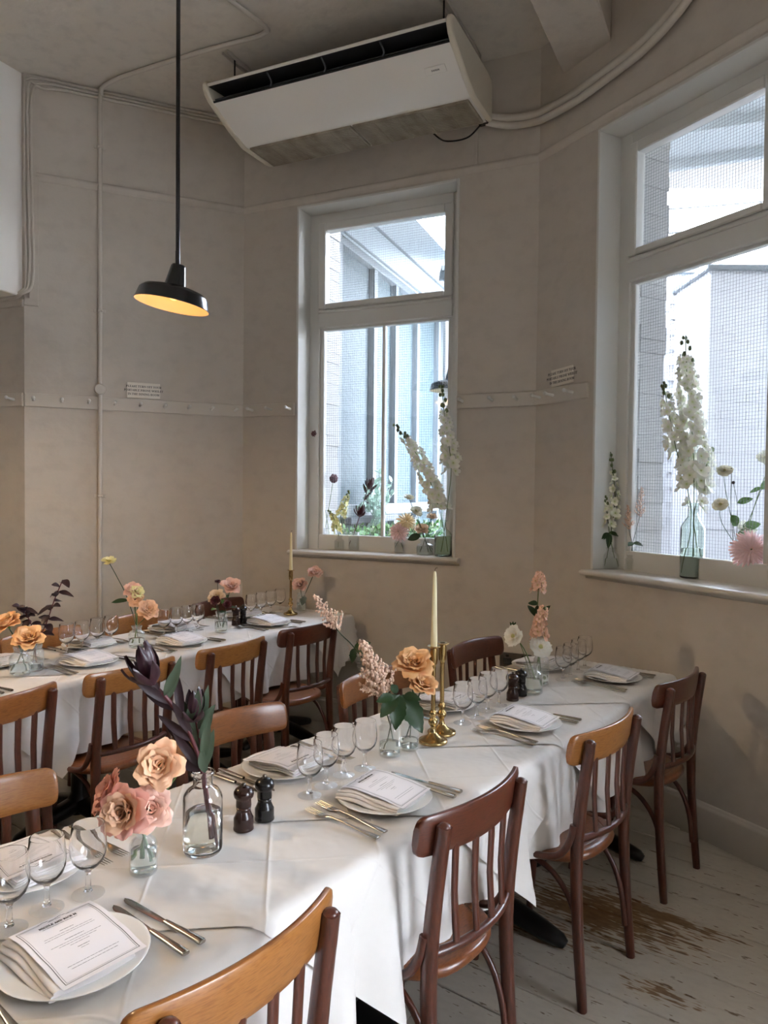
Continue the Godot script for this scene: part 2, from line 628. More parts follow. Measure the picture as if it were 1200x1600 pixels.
func pendant(called_label: String, at: Vector3, ceil_y: float, tilt: float, energy: float, size := 1.0, warm := Color(1.0, 0.82, 0.62)) -> void:
	# at: centre of the shade's rim
	var o := thing("pendant_lamp", called_label, "lamp", Vector3(at.x, ceil_y, at.z))
	var y := (at.y - ceil_y) / size
	o.scale = Vector3(size, size, size)
	var sh := Transform3D(Basis(Vector3.BACK, tilt), Vector3(0, y + 0.19, 0)) * Transform3D(Basis(), Vector3(0, -0.19, 0))
	var b := MB.new()
	b.lathe(PackedVector2Array([Vector2(0, y + 0.3), Vector2(0.013, y + 0.3), Vector2(0.013, y + 0.19), Vector2(0, y + 0.19)]), 12)
	b.tube(PackedVector3Array([Vector3(0, y + 0.19, 0), Vector3(0, -0.02, 0)]), PackedFloat32Array([0.0115]), 12)
	part(o, "rod", b, mats["enamel"])
	b = MB.new()
	b.lathe(PackedVector2Array([Vector2(0, 0), Vector2(0.055, -0.001), Vector2(0.055, -0.012), Vector2(0.03, -0.032), Vector2(0, -0.034)]), 20)
	part(o, "ceiling_rose", b, mats["enamel"])
	b = MB.new()
	b.lathe(PackedVector2Array([Vector2(0, 0.225), Vector2(0.035, 0.225), Vector2(0.041, 0.215), Vector2(0.058, 0.115), Vector2(0.06, 0.108), Vector2(0.066, 0.104), Vector2(0.12, 0.094), Vector2(0.165, 0.081), Vector2(0.183, 0.066), Vector2(0.188, 0.06), Vector2(0.203, 0.004), Vector2(0.2055, 0.0), Vector2(0.2035, -0.002)]), 40, sh)
	part(o, "shade", b, mats["enamel"])
	b = MB.new()
	b.lathe(PackedVector2Array([Vector2(0.2035, -0.002), Vector2(0.2, 0.003), Vector2(0.184, 0.058), Vector2(0.16, 0.076), Vector2(0.06, 0.1), Vector2(0.045, 0.115), Vector2(0, 0.118)]), 40, sh)
	part(o, "shade_lining", b, mats["enamel_inside"])
	b = MB.new()
	b.ball(sh * Vector3(0, 0.062, 0), 0.03, 14, 1.15)
	part(o, "bulb", b, mats["bulb"])
	var l := OmniLight3D.new()
	l.name = "bulb_light"
	l.position = sh * Vector3(0, 0.062, 0)
	l.light_color = warm
	l.light_energy = energy
	l.light_size = 0.03
	l.omni_range = 12
	l.omni_attenuation = 2.0
	l.shadow_enabled = true
	o.add_child(l)

func surroundings(fb: Transform3D, fc: Transform3D) -> void:
	var b := MB.new()
	b.block(Vector3(-8, -0.4, -16), Vector3(14, -0.25, 12))
	struct("ground", b, mats["paving"])
	# covered way beyond the left window: rendered panels between white posts
	var d := head(20.8)
	var f := Transform3D(Basis(d, UP, d.cross(UP)), Vector3(-0.45, 0, -7.2))      # local z towards the room side
	var g := thing("garden_screen", "pale blue rendered screen between white posts under the roof beyond the left window", "screen wall", f.origin)
	g.basis = f.basis
	var marks := [-1.1, -0.06, 0.86, 1.52, 2.3, 3.2]
	for k in marks.size() - 1:
		b = MB.new()
		b.block(Vector3(marks[k] + 0.03, 1.45, -0.12), Vector3(marks[k + 1] - 0.03, 4.0, -0.02), Transform3D(), 0.004)
		part(g, "panel", b, mats["bluewall"])
	for s in marks:
		b = MB.new()
		b.block(Vector3(s - 0.045, 0, -0.1), Vector3(s + 0.045, 4.0, 0.045), Transform3D(), 0.004)
		b.block(Vector3(s + 0.05, 1.4, -0.1), Vector3(s + 0.085, 4.0, 0.015), Transform3D(), 0.004)
		part(g, "post", b, mats["outwhite"])
	b = MB.new()
	b.block(Vector3(-1.2, 1.34, -0.1), Vector3(3.3, 1.46, 0.07), Transform3D(), 0.006)
	part(g, "rail", b, mats["outwhite"])
	b = MB.new()
	b.block(Vector3(-1.2, 0, -0.12), Vector3(3.3, 1.34, -0.03))
	part(g, "base_wall", b, mats["bluewall"])
	b = MB.new()
	b.block(Vector3(-1.2, 3.92, -0.12), Vector3(3.3, 4.0, 0.06), Transform3D(), 0.006)
	part(g, "top_rail", b, mats["outwhite"])
	b = MB.new()
	b.block(f * Vector3(3.2, 0, 0) + Vector3(-1.2, 0, -0.3), f * Vector3(3.2, 0, 0) + Vector3(2.4, 4.3, -0.15))
	struct("wall_garden", b, mats["outwhite"])
	# roofs over the yard: one along the screen, one beside the right window
	b = MB.new()
	b.block(Vector3(-1.5, 4.0, -0.6), Vector3(4.2, 4.06, 0.83), f)
	struct("roof", b, mats["soffit"])
	b = MB.new()
	for s in [0.1, 0.42]:
		b.block(Vector3(-1.5, 3.985, s), Vector3(4.2, 4.0, s + 0.03), f, 0.003)
	struct("roof_batten", b, mats["outwhite"])
	var re := frame(Vector3(2.03, 0, -5.56), Vector3(0.923, 0, 0.385))
	b = MB.new()
	b.block(Vector3(-0.6, 4.0, 0.0), Vector3(0.6, 4.06, 0.95), re)
	b.block(Vector3(0.6, 4.0, 0.0), Vector3(3.2, 4.06, 1.6), re)
	for z in [0.0, 0.55]:
		b.block(Vector3(-0.6, 3.94, z), Vector3(3.2, 4.0, z + 0.05), re)
	struct("roof_2", b, mats["soffit"])
	b = MB.new()
	b.block(Vector3(2.62, -0.3, -6.5), Vector3(2.78, 4.5, -0.31), fc)
	struct("wall_yard", b, mats["outwhite"])
	# yard wall of white-painted bricks beyond the right window
	var y := thing("yard_wall", "white painted brick yard wall seen through the right window", "wall", Vector3(3.2, 0, -7.6))
	b = MB.new()
	b.block(Vector3(-2.6, 0, -0.3), Vector3(4.0, 3.8, -0.004))
	b.block(Vector3(-0.3, 0, 0), Vector3(4.0, 3.6, 0.8))
	part(y, "core", b, mats["outbrick"])
	b = MB.new()
	b.block(Vector3(-2.65, 3.8, -0.35), Vector3(4.0, 3.86, 0.03), Transform3D(), 0.008)
	b.block(Vector3(-0.34, 3.6, 0.0), Vector3(4.0, 3.65, 0.85), Transform3D(), 0.008)
	part(y, "coping", b, mats["outwhite"])
	var bm := MB.new()
	bm.box(Vector3(0.2312, 0.0760, 0.03), Transform3D(), 0.002)
	var brick := bm.mesh()
	var hm := MB.new()
	hm.box(Vector3(0.1145, 0.0760, 0.03), Transform3D(), 0.002)
	var half := hm.mesh()
	for k in 30:
		var y1 := 1.32 + 0.0765 * k
		for run in [[-1.75, 6, 0.0], [-0.3, 6, 0.8]]:
			var s: float = run[0]
			var left: int = run[1]
			if k % 2:
				put(y, "brick", half, mats["outbrick"], Transform3D(Basis(), Vector3(s + 0.058, y1, run[2] - 0.004)))
				s += 0.116
			for i in left:
				put(y, "brick", brick, mats["outbrick"], Transform3D(Basis(), Vector3(s + 0.116 + 0.232 * i, y1, run[2] - 0.004 + rng.randf_range(-0.002, 0.002))))
	for k in 2:
		var y0 := 4.28 - 0.22 * k
		b = MB.new()
		b.tube(bend([Vector3(0.6, y0 - 0.02, -7.3), Vector3(2.6, y0 - 0.06, -7.0), Vector3(5.5, y0 + 0.1, -6.6)]), PackedFloat32Array([0.009]), 6)
		single("overhead_cable", b, mats["grey"], ["upper", "lower"][k] + " thin cable crossing the bright sky in the right window's top pane", "cable")
	pendant("small dark pendant lamp glowing outside beyond the left window", Vector3(0.65, 2.62, -7.64), 4.0, 0.0, 0.1, 1.0, Color(1.0, 0.62, 0.3))
	# hedge in a planter, and a bare-stemmed shrub, beyond the left window
	var hd := thing("hedge_planter", "clipped green hedge in a dark planter below the screen beyond the left window", "planter", f * Vector3(0.3, 0, 0.35))
	hd.basis = f.basis
	b = MB.new()
	b.block(Vector3(-1.2, 0, -0.22), Vector3(1.25, 0.7, 0.28), Transform3D(), 0.01)
	b.block(Vector3(-0.25, 1.27, -0.3), Vector3(1.1, 1.34, -0.22), Transform3D(), 0.01)
	part(hd, "planter_box", b, mats["slate"])
	var leaf := MB.new()
	leaf.tri(Vector3(0, 0, 0), Vector3(0.022, 0.012, 0), Vector3(0, 0.05, 0.008), Vector3(0, 0.2, 1).normalized())
	leaf.tri(Vector3(0, 0, 0), Vector3(0, 0.05, 0.008), Vector3(-0.022, 0.012, 0), Vector3(0, 0.2, 1).normalized())
	b = MB.new()
	for k in 2600:
		var p := Vector3(rng.randf_range(-1.2, 1.2), rng.randf_range(0.7, 1.27), rng.randf_range(-0.22, 0.27))
		if rng.randf() < 0.6:
			p.z = 0.27 + rng.randf_range(-0.03, 0.03)
		var q := Basis(Vector3(rng.randf_range(-1, 1), rng.randf_range(-1, 1), rng.randf_range(-1, 1)).normalized(), rng.randf() * TAU)
		b.add(leaf, Transform3D(q, p), Color(0.5 + rng.randf() * 0.6, 0.6 + rng.randf() * 0.6, 0.5 + rng.randf() * 0.4))
	var lv := part(hd, "foliage", b, vmat("hedge_leaf", hx("4f7a3a"), 0.5, 0.3))
	lv.set_meta("kind", "stuff")
	var sh := thing("shrub", "pale round-leaved shrub outside the lower left pane of the left window", "shrub", f * Vector3(0.55, 0.7, 0.2))
	sh.basis = f.basis
	var st := MB.new()
	b = MB.new()
	for k in 11:
		var a := -1.0 + 0.2 * k
		var tip := Vector3(a * 0.42, 1.05 - absf(a - 0.2) * 0.25 + 0.1 * sin(k * 3.0), 0.08 * sin(k * 1.7))
		var path := bend([Vector3(0.02 * k - 0.1, 0.3, 0), Vector3(a * 0.12, 0.65, 0), tip], 4)
		st.tube(path, PackedFloat32Array([0.004]), 5)
		for q in range(3, path.size()):
			for e in 3:
				var dv := Vector3(rng.randf_range(-1, 1), rng.randf_range(-0.2, 1), rng.randf_range(-0.6, 0.6))
				var disc := MB.new()
				var ps := PackedVector3Array()
				for w in 8:
					ps.append(Vector3(0.026 * cos(TAU * w / 8), 0.03 + 0.03 * sin(TAU * w / 8), 0))
				disc.face([ps[0], ps[1], ps[2], ps[3], ps[4], ps[5], ps[6], ps[7]], Vector3(0, 0.03, -1))
				b.add(disc, aim(path[q], dv, rng.randf_range(0.7, 1.3), rng.randf() * TAU))
	part(sh, "stem", st, mats["outstem"])
	part(sh, "foliage", b, vmat("shrub_leaf", hx("a9c4b4"), 0.5, 0.5))

func air_conditioner(fb: Transform3D) -> void:
	# hung below the ceiling in front of the left window's wall; wall frame: s along, y up, z into the room
	var s0 := -1.83
	var s1 := -0.25
	var o := thing("air_conditioner", "long cream ceiling-hung air conditioner with dark outlet slot and dirty grilles", "air conditioner", fb * Vector3((s0 + s1) / 2, 3.8, 0.45))
	o.basis = fb.basis
	var off := Transform3D(Basis(), -Vector3((s0 + s1) / 2, 3.8, 0.45))
	# side profile (z, y) from the rear bottom, round the front to the rear top
	var prof := [Vector2(0.15, 3.80), Vector2(0.452, 3.80), Vector2(0.47, 3.802), Vector2(0.60, 3.845), Vector2(0.70, 3.888), Vector2(0.79, 3.925)]
	var slot := [Vector2(0.79, 3.925), Vector2(0.80, 3.932), Vector2(0.72, 3.95), Vector2(0.62, 3.97), Vector2(0.60, 4.0), Vector2(0.66, 4.015), Vector2(0.845, 3.998)]
	var upper := [Vector2(0.845, 3.998), Vector2(0.853, 4.004), Vector2(0.852, 4.014), Vector2(0.83, 4.026), Vector2(0.76, 4.034), Vector2(0.15, 4.036), Vector2(0.15, 3.80)]
	var shell := MB.new()
	var dark := MB.new()
	for run in [[prof, 0], [upper, 0], [slot, 1]]:
		var p := PackedVector3Array()
		for e in [s0 + 0.035, s1 - 0.035]:
			for q in run[0]:
				p.append(off * Vector3(e, q.y, q.x))
		(shell if run[1] == 0 else dark).grid(p, run[0].size(), 2)
	part(o, "casing", shell, mats["acpaint"])
	part(o, "outlet_slot", dark, mats["acdark"])
	for e in [[s0, 0.035], [s1 - 0.035, 0.035]]:                # end caps, slightly proud of the casing
		var cap := MB.new()
		var outline := [Vector2(0.145, 3.80), Vector2(0.20, 3.792), Vector2(0.455, 3.792), Vector2(0.48, 3.797), Vector2(0.61, 3.84), Vector2(0.72, 3.888), Vector2(0.81, 3.928), Vector2(0.845, 3.955), Vector2(0.862, 3.985), Vector2(0.863, 4.012), Vector2(0.848, 4.032), Vector2(0.82, 4.042), Vector2(0.24, 4.042), Vector2(0.16, 4.03), Vector2(0.145, 3.99)]
		var ring := PackedVector3Array()
		for x in [[0.0, 0.94], [0.004, 0.985], [0.01, 1.0], [0.025, 1.0], [0.031, 0.985], [0.035, 0.94]]:
			for q in outline:
				var mid := Vector2(0.5, 3.92)
				var w: Vector2 = mid + (q - mid) * x[1]
				ring.append(off * Vector3(e[0] + x[0], w.y, w.x))
		cap.grid(ring, outline.size(), 6, true)
		for side in 2:
			var ps := []
			for k in outline.size():
				ps.append(ring[side * 5 * outline.size() + k])
			var mid3 := Vector3.ZERO
			for q in ps:
				mid3 += q / ps.size()
			for k in ps.size():
				cap.face([mid3, ps[k], ps[(k + 1) % ps.size()]], off * Vector3((s0 + s1) / 2 if (side == 0) == (e[0] > -1) else (e[0] + (5.0 if side == 0 else -5.0)), 3.92, 0.5))
		part(o, "end_cap", cap, mats["accap"])
	for k in 2:                                                  # two intake grilles under the rear
		var a := s0 + 0.05 + k * 0.745
		var b := MB.new()
		b.block(Vector3(a, 3.787, 0.165), Vector3(a + 0.735, 3.803, 0.445), off, 0.003)
		var gr := part(o, "intake_grille", b, mats["acgrille"])
		b = MB.new()
		for i in 22:
			var z := 0.175 + i * 0.0122
			b.block(Vector3(a + 0.012, 3.783, z), Vector3(a + 0.723, 3.789, z + 0.006), off)
		for i in 4:
			b.block(Vector3(a + 0.14 + i * 0.15, 3.7825, 0.17), Vector3(a + 0.145 + i * 0.15, 3.788, 0.44), off)
		part(gr, "grille_slats", b, mats["acgrille"])
	for k in 28:                                                 # upright vanes in the outlet
		var x := s0 + 0.09 + k * 0.0519
		var b := MB.new()
		b.block(Vector3(x, 3.95, 0.66), Vector3(x + 0.004, 3.99, 0.72), off)
		part(o, "vane", b, mats["acvane"])
	for k in 3:
		var x := s0 + 0.44 + k * 0.36
		var b := MB.new()
		b.tube(bend([off * Vector3(x, 3.935, 0.795), off * Vector3(x + 0.012, 3.96, 0.80), off * Vector3(x, 4.0, 0.83)], 4), PackedFloat32Array([0.006]), 6)
		part(o, "slot_strut", b, mats["acvane"])
	var b2 := MB.new()
	b2.block(Vector3(s0 + 0.04, 3.943, 0.745), Vector3(s1 - 0.04, 3.949, 0.79), off, 0.002)
	part(o, "louvre", b2, mats["acvane"])
	# badge
	var slope := Vector3(0, 0.085, 0.19).normalized()
	var out := Vector3(0, -slope.z, slope.y)
	var fr := Transform3D(Basis(Vector3.RIGHT, slope, out), off * (Vector3(-0.41, 3.876, 0.669)) + out * 0.004)
	b2 = MB.new()
	b2.box(Vector3(0.12, 0.045, 0.004), fr, 0.0015)
	var bd := part(o, "badge", b2, mats["acpaint"])
	text(bd, "badge_lettering", "DAIKIN", 0.013, fr * Transform3D(Basis(), Vector3(0, 0, 0.003)), mats["ink"], "Droid Sans")
	# threaded rods and the rails they hang from
	for s in [s0 + 0.09, s1 - 0.12]:
		var r := thing("ceiling_channel", ("left" if s < -1 else "right") + " slotted white steel channel holding the air conditioner's rods", "bracket", fb * Vector3(s, 4.245, 0.4))
		r.basis = fb.basis
		b2 = MB.new()
		b2.block(Vector3(-0.021, -0.024, -0.32), Vector3(-0.016, 0.0, 0.36))
		b2.block(Vector3(0.016, -0.024, -0.32), Vector3(0.021, 0.0, 0.36))
		b2.block(Vector3(-0.021, -0.006, -0.32), Vector3(0.021, 0.0, 0.36))
		part(r, "channel", b2, mats["trimpaint"])
		for z in [-0.1, 0.26]:
			b2 = MB.new()
			b2.tube(PackedVector3Array([Vector3(0, -0.01, z), Vector3(0, -0.205, z)]), PackedFloat32Array([0.005]), 8)
			part(r, "threaded_rod", b2, mats["darkmetal"])

# ---------------------------------------------------------------- furniture
func seat_shape(p: Vector3) -> Vector3:
	var a := atan2(p.z, p.x)
	var r := Vector2(p.x, p.z).length()
	var q := pow(pow(absf(cos(a)), 2.7) + pow(absf(sin(a)), 2.7), -1.0 / 2.7)
	return Vector3(r * q * cos(a) * (1.0 - 0.06 * sin(a)), p.y, r * q * sin(a) - 0.01)

func rail_z(x: float) -> float:
	return 0.187 + 0.03 * (1.0 - x * x / (0.178 * 0.178))

func make_chair(rail: Material, label: String) -> Node3D:
	var o := thing("dining_chair", label, "chair", Vector3.ZERO, 0.0, "dining chairs")
	var wv: Material = mats["wood_up"]
	var prof := PackedVector2Array([Vector2(0, 0.424), Vector2(0.15, 0.424), Vector2(0.182, 0.425), Vector2(0.193, 0.429), Vector2(0.199, 0.437), Vector2(0.2, 0.446), Vector2(0.197, 0.455), Vector2(0.188, 0.46), Vector2(0.168, 0.461), Vector2(0.166, 0.4585)])
	prof.reverse()
	for k in 2:
		var b := MB.new()
		if k == 0:
			b.lathe(prof, 36)
		else:
			b.lathe(PackedVector2Array([Vector2(0, 0.4562), Vector2(0.08, 0.4565), Vector2(0.150, 0.459), Vector2(0.1635, 0.4598), Vector2(0.166, 0.4575)]), 36)
		for i in b.v.size():
			b.v[i] = seat_shape(b.v[i])
		part(o, ["seat_frame", "seat"][k], b, mats["wood_seat"])
	for sx in [-1.0, 1.0]:
		var b := MB.new()
		b.tube(bend([Vector3(sx * 0.184, 0, 0.207), Vector3(sx * 0.181, 0.24, 0.186), Vector3(sx * 0.178, 0.45, 0.176), Vector3(sx * 0.178, 0.62, 0.186), Vector3(sx * 0.178, 0.838, 0.215)], 4), PackedFloat32Array([0.0135, 0.0145, 0.015, 0.0155, 0.016, 0.0165, 0.017, 0.0175, 0.018, 0.018, 0.018, 0.0178, 0.0175, 0.017, 0.0168, 0.0165, 0.016]), 12, Color.WHITE, 1.0, 1.2, Vector3.RIGHT)
		b.ball(Vector3(sx * 0.178, 0.837, 0.2148), 0.0155, 12, 0.6)
		part(o, "rear_leg", b, wv)
		b = MB.new()
		b.tube(PackedVector3Array([Vector3(sx * 0.158, 0.43, -0.15), Vector3(sx * 0.172, 0.2, -0.172), Vector3(sx * 0.183, 0, -0.19)]), PackedFloat32Array([0.018, 0.0155, 0.0125]), 12)
		part(o, "front_leg", b, wv)
		b = MB.new()
		b.tube(bend([Vector3(sx * 0.163, 0.115, 0.192), Vector3(sx * 0.161, 0.23, 0.178), Vector3(sx * 0.159, 0.32, 0.145), Vector3(sx * 0.157, 0.385, 0.085), Vector3(sx * 0.154, 0.415, 0.0), Vector3(sx * 0.15, 0.422, -0.06)], 4), PackedFloat32Array([0.0095]), 8)
		part(o, "leg_brace", b, wv)
		b = MB.new()
		b.tube(bend([Vector3(sx * 0.195, 0.443, -0.03), Vector3(sx * 0.199, 0.447, 0.06), Vector3(sx * 0.199, 0.468, 0.125), Vector3(sx * 0.197, 0.52, 0.16), Vector3(sx * 0.193, 0.575, 0.172)], 4), PackedFloat32Array([0.0115]), 8)
		part(o, "hip_bracket", b, wv)
	# curved top rail in front of the posts
	var p := PackedVector3Array()
	var nx := 31
	var sec := []
	for k in 16:
		var a := TAU * (k + 0.5) / 16
		var q := pow(pow(absf(cos(a)), 5.0) + pow(absf(sin(a)), 5.0), -0.2)
		sec.append(Vector2(cos(a) * q, sin(a) * q))
	for i in nx:
		var x := 0.226 * sin(PI / 2 * (2.0 * i / (nx - 1) - 1.0))
		var e := clampf((0.226 - absf(x)) / 0.022, 0.0, 1.0)
		var hh := 0.048 - 0.022 * (1.0 - sqrt(1.0 - (1.0 - e) * (1.0 - e)))
		hh += 0.004 * (1.0 - pow(x / 0.226, 2.0))
		for s in sec:
			var y: float = 0.812 + hh * s.y
			p.append(Vector3(x, y, rail_z(x) + 0.0105 * s.x * (1.0 if e > 0.2 else 0.85) + (y - 0.812) * 0.13))
	var b3 := MB.new()
	b3.grid(p, 16, nx, true)
	for e in [0, nx - 1]:
		var ps := []
		for k in 16:
			ps.append(p[e * 16 + k])
		b3.face(ps, Vector3(0, 0.812, 0.2))
	part(o, "top_rail", b3, rail)
	b3 = MB.new()
	var arc := []
	for i in 9:
		var x := -0.18 + 0.045 * i
		arc.append(Vector3(x, 0.527, 0.178 + 0.04 * (1.0 - x * x / 0.0324)))
	b3.tube(PackedVector3Array(arc), PackedFloat32Array([0.0115]), 10)
	part(o, "back_rail", b3, wv)
	for k in 4:
		var x := -0.105 + 0.07 * k
		b3 = MB.new()
		var z0: float = 0.178 + 0.04 * (1.0 - x * x / 0.0324)
		var z1: float = rail_z(x) - 0.004
		b3.tube(PackedVector3Array([Vector3(x, 0.527, z0), Vector3(x * 1.03, 0.65, lerpf(z0, z1, 0.5) - 0.006), Vector3(x * 1.06, 0.775, z1)]), PackedFloat32Array([0.0115]), 8, Color.WHITE, 0.55, 2.0, Vector3.RIGHT)
		part(o, "back_slat", b3, wv)
	return o

func pedestal_table(label: String, at: Vector3, turn: float, size := Vector3.ONE) -> void:
	var o := thing("dining_table", label, "table", at, turn, "pedestal tables under the cloths")
	o.scale = size
	var b := MB.new()
	b.block(Vector3(-0.385, 0.715, -0.33), Vector3(0.385, 0.745, 0.33), Transform3D(), 0.006)
	part(o, "tabletop", b, mats["wood_seat"])
	b = MB.new()
	b.lathe(PackedVector2Array([Vector2(0, 0.715), Vector2(0.16, 0.714), Vector2(0.16, 0.706), Vector2(0.05, 0.695), Vector2(0.04, 0.68), Vector2(0.038, 0.14), Vector2(0.055, 0.11), Vector2(0.06, 0.05), Vector2(0, 0.05)]), 20)
	part(o, "column", b, mats["iron"])
	for k in 4:
		var q := Basis(UP, PI / 2 * k)
		b = MB.new()
		b.tube(PackedVector3Array([q * Vector3(0.03, 0.085, 0), q * Vector3(0.14, 0.07, 0), q * Vector3(0.26, 0.042, 0), q * Vector3(0.325, 0.028, 0), q * Vector3(0.345, 0.02, 0)]), PackedFloat32Array([0.045, 0.042, 0.036, 0.028, 0.016]), 12, Color.WHITE, 0.75, 1.0, q * Vector3.BACK)
		for i in b.v.size():
			b.v[i].y = maxf(b.v[i].y, 0.002)
		part(o, "foot", b, mats["iron"])

# a cloth lying on a row of tables and hanging over its edges. q: flat point -> draped point
func drape(p: Vector2, lo: Vector2, hi: Vector2, layer: float, fold: float, phase: float, lift: float) -> Vector3:
	var r := 0.026
	var c := p.clamp(lo + Vector2(r, r), hi - Vector2(r, r))
	var d := p - c
	var dist := d.length()
	var y := 0.7495 + layer * 0.0016
	if dist < 1e-5:
		return Vector3(p.x, y + lift, p.y)
	var dir := d / dist
	var out := 0.0
	var drop := 0.0
	var arc := r * PI / 2
	if dist < arc:
		var a := dist / r
		out = (r + layer * 0.0018) * sin(a)
		drop = r * (1.0 - cos(a))
	else:
		var l := dist - arc
		var corner := absf(dir.x * dir.y) * 2.0
		var along := p.x * absf(dir.y) + p.y * absf(dir.x)
		var f := fold * l * (0.55 * sin(along * 17.0 + phase) + 0.45 * sin(along * 31.0 + phase * 2.3 + l * 3.0))
		out = r + layer * 0.0018 + (l * ((0.05 if layer < 0.5 else 0.13) + 0.22 * corner) + f) * (1.0 - 0.8 * maxf(dir.x, 0.0))
		drop = r + l * (0.985 - 0.08 * corner)
	return Vector3(c.x + dir.x * (out + lift), y - drop + lift * maxf(0.0, 1.0 - dist / arc), c.y + dir.y * (out + lift))

func stops(a: float, b: float, step: float, creases: Array) -> PackedFloat32Array:
	var l := []
	var k := a
	while k < b - step * 0.4:
		var ok := true
		for s in creases:
			if absf(k - s) < 0.009:
				ok = false
		if ok:
			l.append(k)
		k += step
	l.append(b)
	for s in creases:
		for e in [-0.007, -0.0035, -0.0012, 0.0012, 0.0035, 0.007]:
			l.append(s + e)
	l.sort()
	return PackedFloat32Array(l)

func ridge(x: float, creases: Array) -> float:
	var h := 0.0
	for s in creases:
		var e: float = (x - s) / 0.0032
		h += 0.0017 * exp(-e * e)
	return h

# half: half diagonal of a square laid cornerwise (0 for a straight cloth of size w x h)
func cloth(label: String, xf: Transform3D, lo: Vector2, hi: Vector2, mid: Vector2, size: Vector2, rot: float, layer: float, fold: float, phase: float, creases: Array, step: float, called: String, group: String) -> void:
	var xs := stops(-size.x / 2, size.x / 2, step, creases)
	var ys := stops(-size.y / 2, size.y / 2, step, creases)
	var p := PackedVector3Array()
	var uv := PackedVector2Array()
	for y in ys:
		var ry := ridge(y, creases)
		for x in xs:
			var q := Vector2(x, y).rotated(rot) + mid
			var lay := layer if size.x != size.y else 0.5 + 1.5 * (1.0 - (q.x - mid.x) / (size.x * 0.7071))
			var hem := 0.0013 * exp(-pow((size.x / 2 - maxf(absf(x) - size.x / 2 + size.y / 2, absf(y))) / 0.005, 2.0)) if size.x == size.y else 0.0
			p.append(drape(q, lo, hi, lay, fold, phase, maxf(ridge(x, creases), ry) + hem + 0.0004 * sin(q.x * 19.0 + phase) * sin(q.y * 23.0 + phase)))
			uv.append(Vector2(x, y))
	var b := MB.new()
	b.grid(p, xs.size(), ys.size(), false, Color.WHITE, PackedColorArray(), uv)
	var o := put(self, called, b.mesh(), mats["linen"], xf)
	tag(o, label, "tablecloth", group)

# ---------------------------------------------------------------- tableware
func make_glass() -> Node3D:
	var o := thing("wine_glass", "", "glass")
	var b := MB.new()
	b.lathe(PackedVector2Array([Vector2(0.0312, 0.148), Vector2(0.0318, 0.1487), Vector2(0.0323, 0.148), Vector2(0.0352, 0.125), Vector2(0.0372, 0.105), Vector2(0.0365, 0.088), Vector2(0.031, 0.072), Vector2(0.020, 0.060), Vector2(0.009, 0.053), Vector2(0.0058, 0.047), Vector2(0.0052, 0.035), Vector2(0.0056, 0.018), Vector2(0.0075, 0.0105), Vector2(0.009, 0.008), Vector2(0, 0.008)]), 28)
	b.lathe(PackedVector2Array([Vector2(0, 0.0575), Vector2(0.009, 0.0585), Vector2(0.019, 0.0635), Vector2(0.0296, 0.0745), Vector2(0.0350, 0.0892), Vector2(0.0358, 0.105), Vector2(0.0338, 0.125), Vector2(0.0312, 0.148)]), 28)
	part(o, "bowl_and_stem", b, mats["clearglass"])
	b = MB.new()
	b.lathe(PackedVector2Array([Vector2(0, 0.0082), Vector2(0.0085, 0.0078), Vector2(0.016, 0.0055), Vector2(0.029, 0.0032), Vector2(0.033, 0.0022), Vector2(0.0335, 0.0012), Vector2(0.0325, 0.0002), Vector2(0, 0.0004)]), 28)
	part(o, "foot", b, mats["thinglass"])
	return o

func make_plate() -> Node3D:
	var o := thing("dinner_plate", "", "plate")
	var b := MB.new()
	b.lathe(PackedVector2Array([Vector2(0, 0.0075), Vector2(0.075, 0.0075), Vector2(0.088, 0.0085), Vector2(0.096, 0.012), Vector2(0.125, 0.0178), Vector2(0.129, 0.0182), Vector2(0.1305, 0.0172), Vector2(0.129, 0.0158), Vector2(0.097, 0.0085), Vector2(0.082, 0.002), Vector2(0.074, 0.0), Vector2(0.07, 0.003), Vector2(0, 0.003)]), 48)
	part(o, "dish", b, mats["china"])
	return o

func menu_y(z: float) -> float:                       # the card follows the napkin and dips towards the diner
	var s := clampf((z + 0.10) / 0.2, 0.0, 1.0)
	return 0.0425 + 0.004 * sin(s * 7.0) - 0.017 * smoothstep(0.62, 1.0, s)

func make_napkin() -> Node3D:
	var o := thing("folded_napkin", "", "napkin")
	for k in 3:                                        # three soft folded layers, rounded along the left fold
		var p := PackedVector3Array()
		var w := 0.078 - 0.004 * k
		var sec := [Vector2(w, 0.003), Vector2(w, -0.003), Vector2(0, -0.0042), Vector2(-w + 0.004, -0.0046), Vector2(-w - 0.002, -0.003), Vector2(-w - 0.0045, 0.0), Vector2(-w - 0.002, 0.003), Vector2(-w + 0.004, 0.0046), Vector2(0, 0.0042)]
		sec.reverse()
		var steps := 14
		for i in steps + 1:
			var z := -0.098 + 0.19 * i / steps
			var s := clampf((z + 0.10) / 0.2, 0.0, 1.0)
			var base := 0.0175 + 0.0075 * k - (0.012 - 0.003 * (2 - k)) * smoothstep(0.62, 1.0, s) + 0.004 * sin(s * 7.0)
			var fat := 0.72 if i == 0 or i == steps else 1.0
			for q in sec:
				p.append(Vector3(q.x * (0.99 if i == 0 or i == steps else 1.0) - 0.012 + 0.003 * sin(z * 30.0 + k) + 0.002 * k, base + q.y * fat + 0.0012 * sin(z * 55.0 + q.x * 40.0), z))
		var b := MB.new()
		b.grid(p, sec.size(), steps + 1, true)
		for e in [0, steps]:
			var ps := []
			var mid := Vector3.ZERO
			for i in sec.size():
				ps.append(p[e * sec.size() + i])
				mid += ps[i] / sec.size()
			for i in ps.size():
				b.face([mid, ps[i], ps[(i + 1) % ps.size()]], Vector3(0, 0.02, 0))
		part(o, "fold", b, mats["napkin"])
	return o

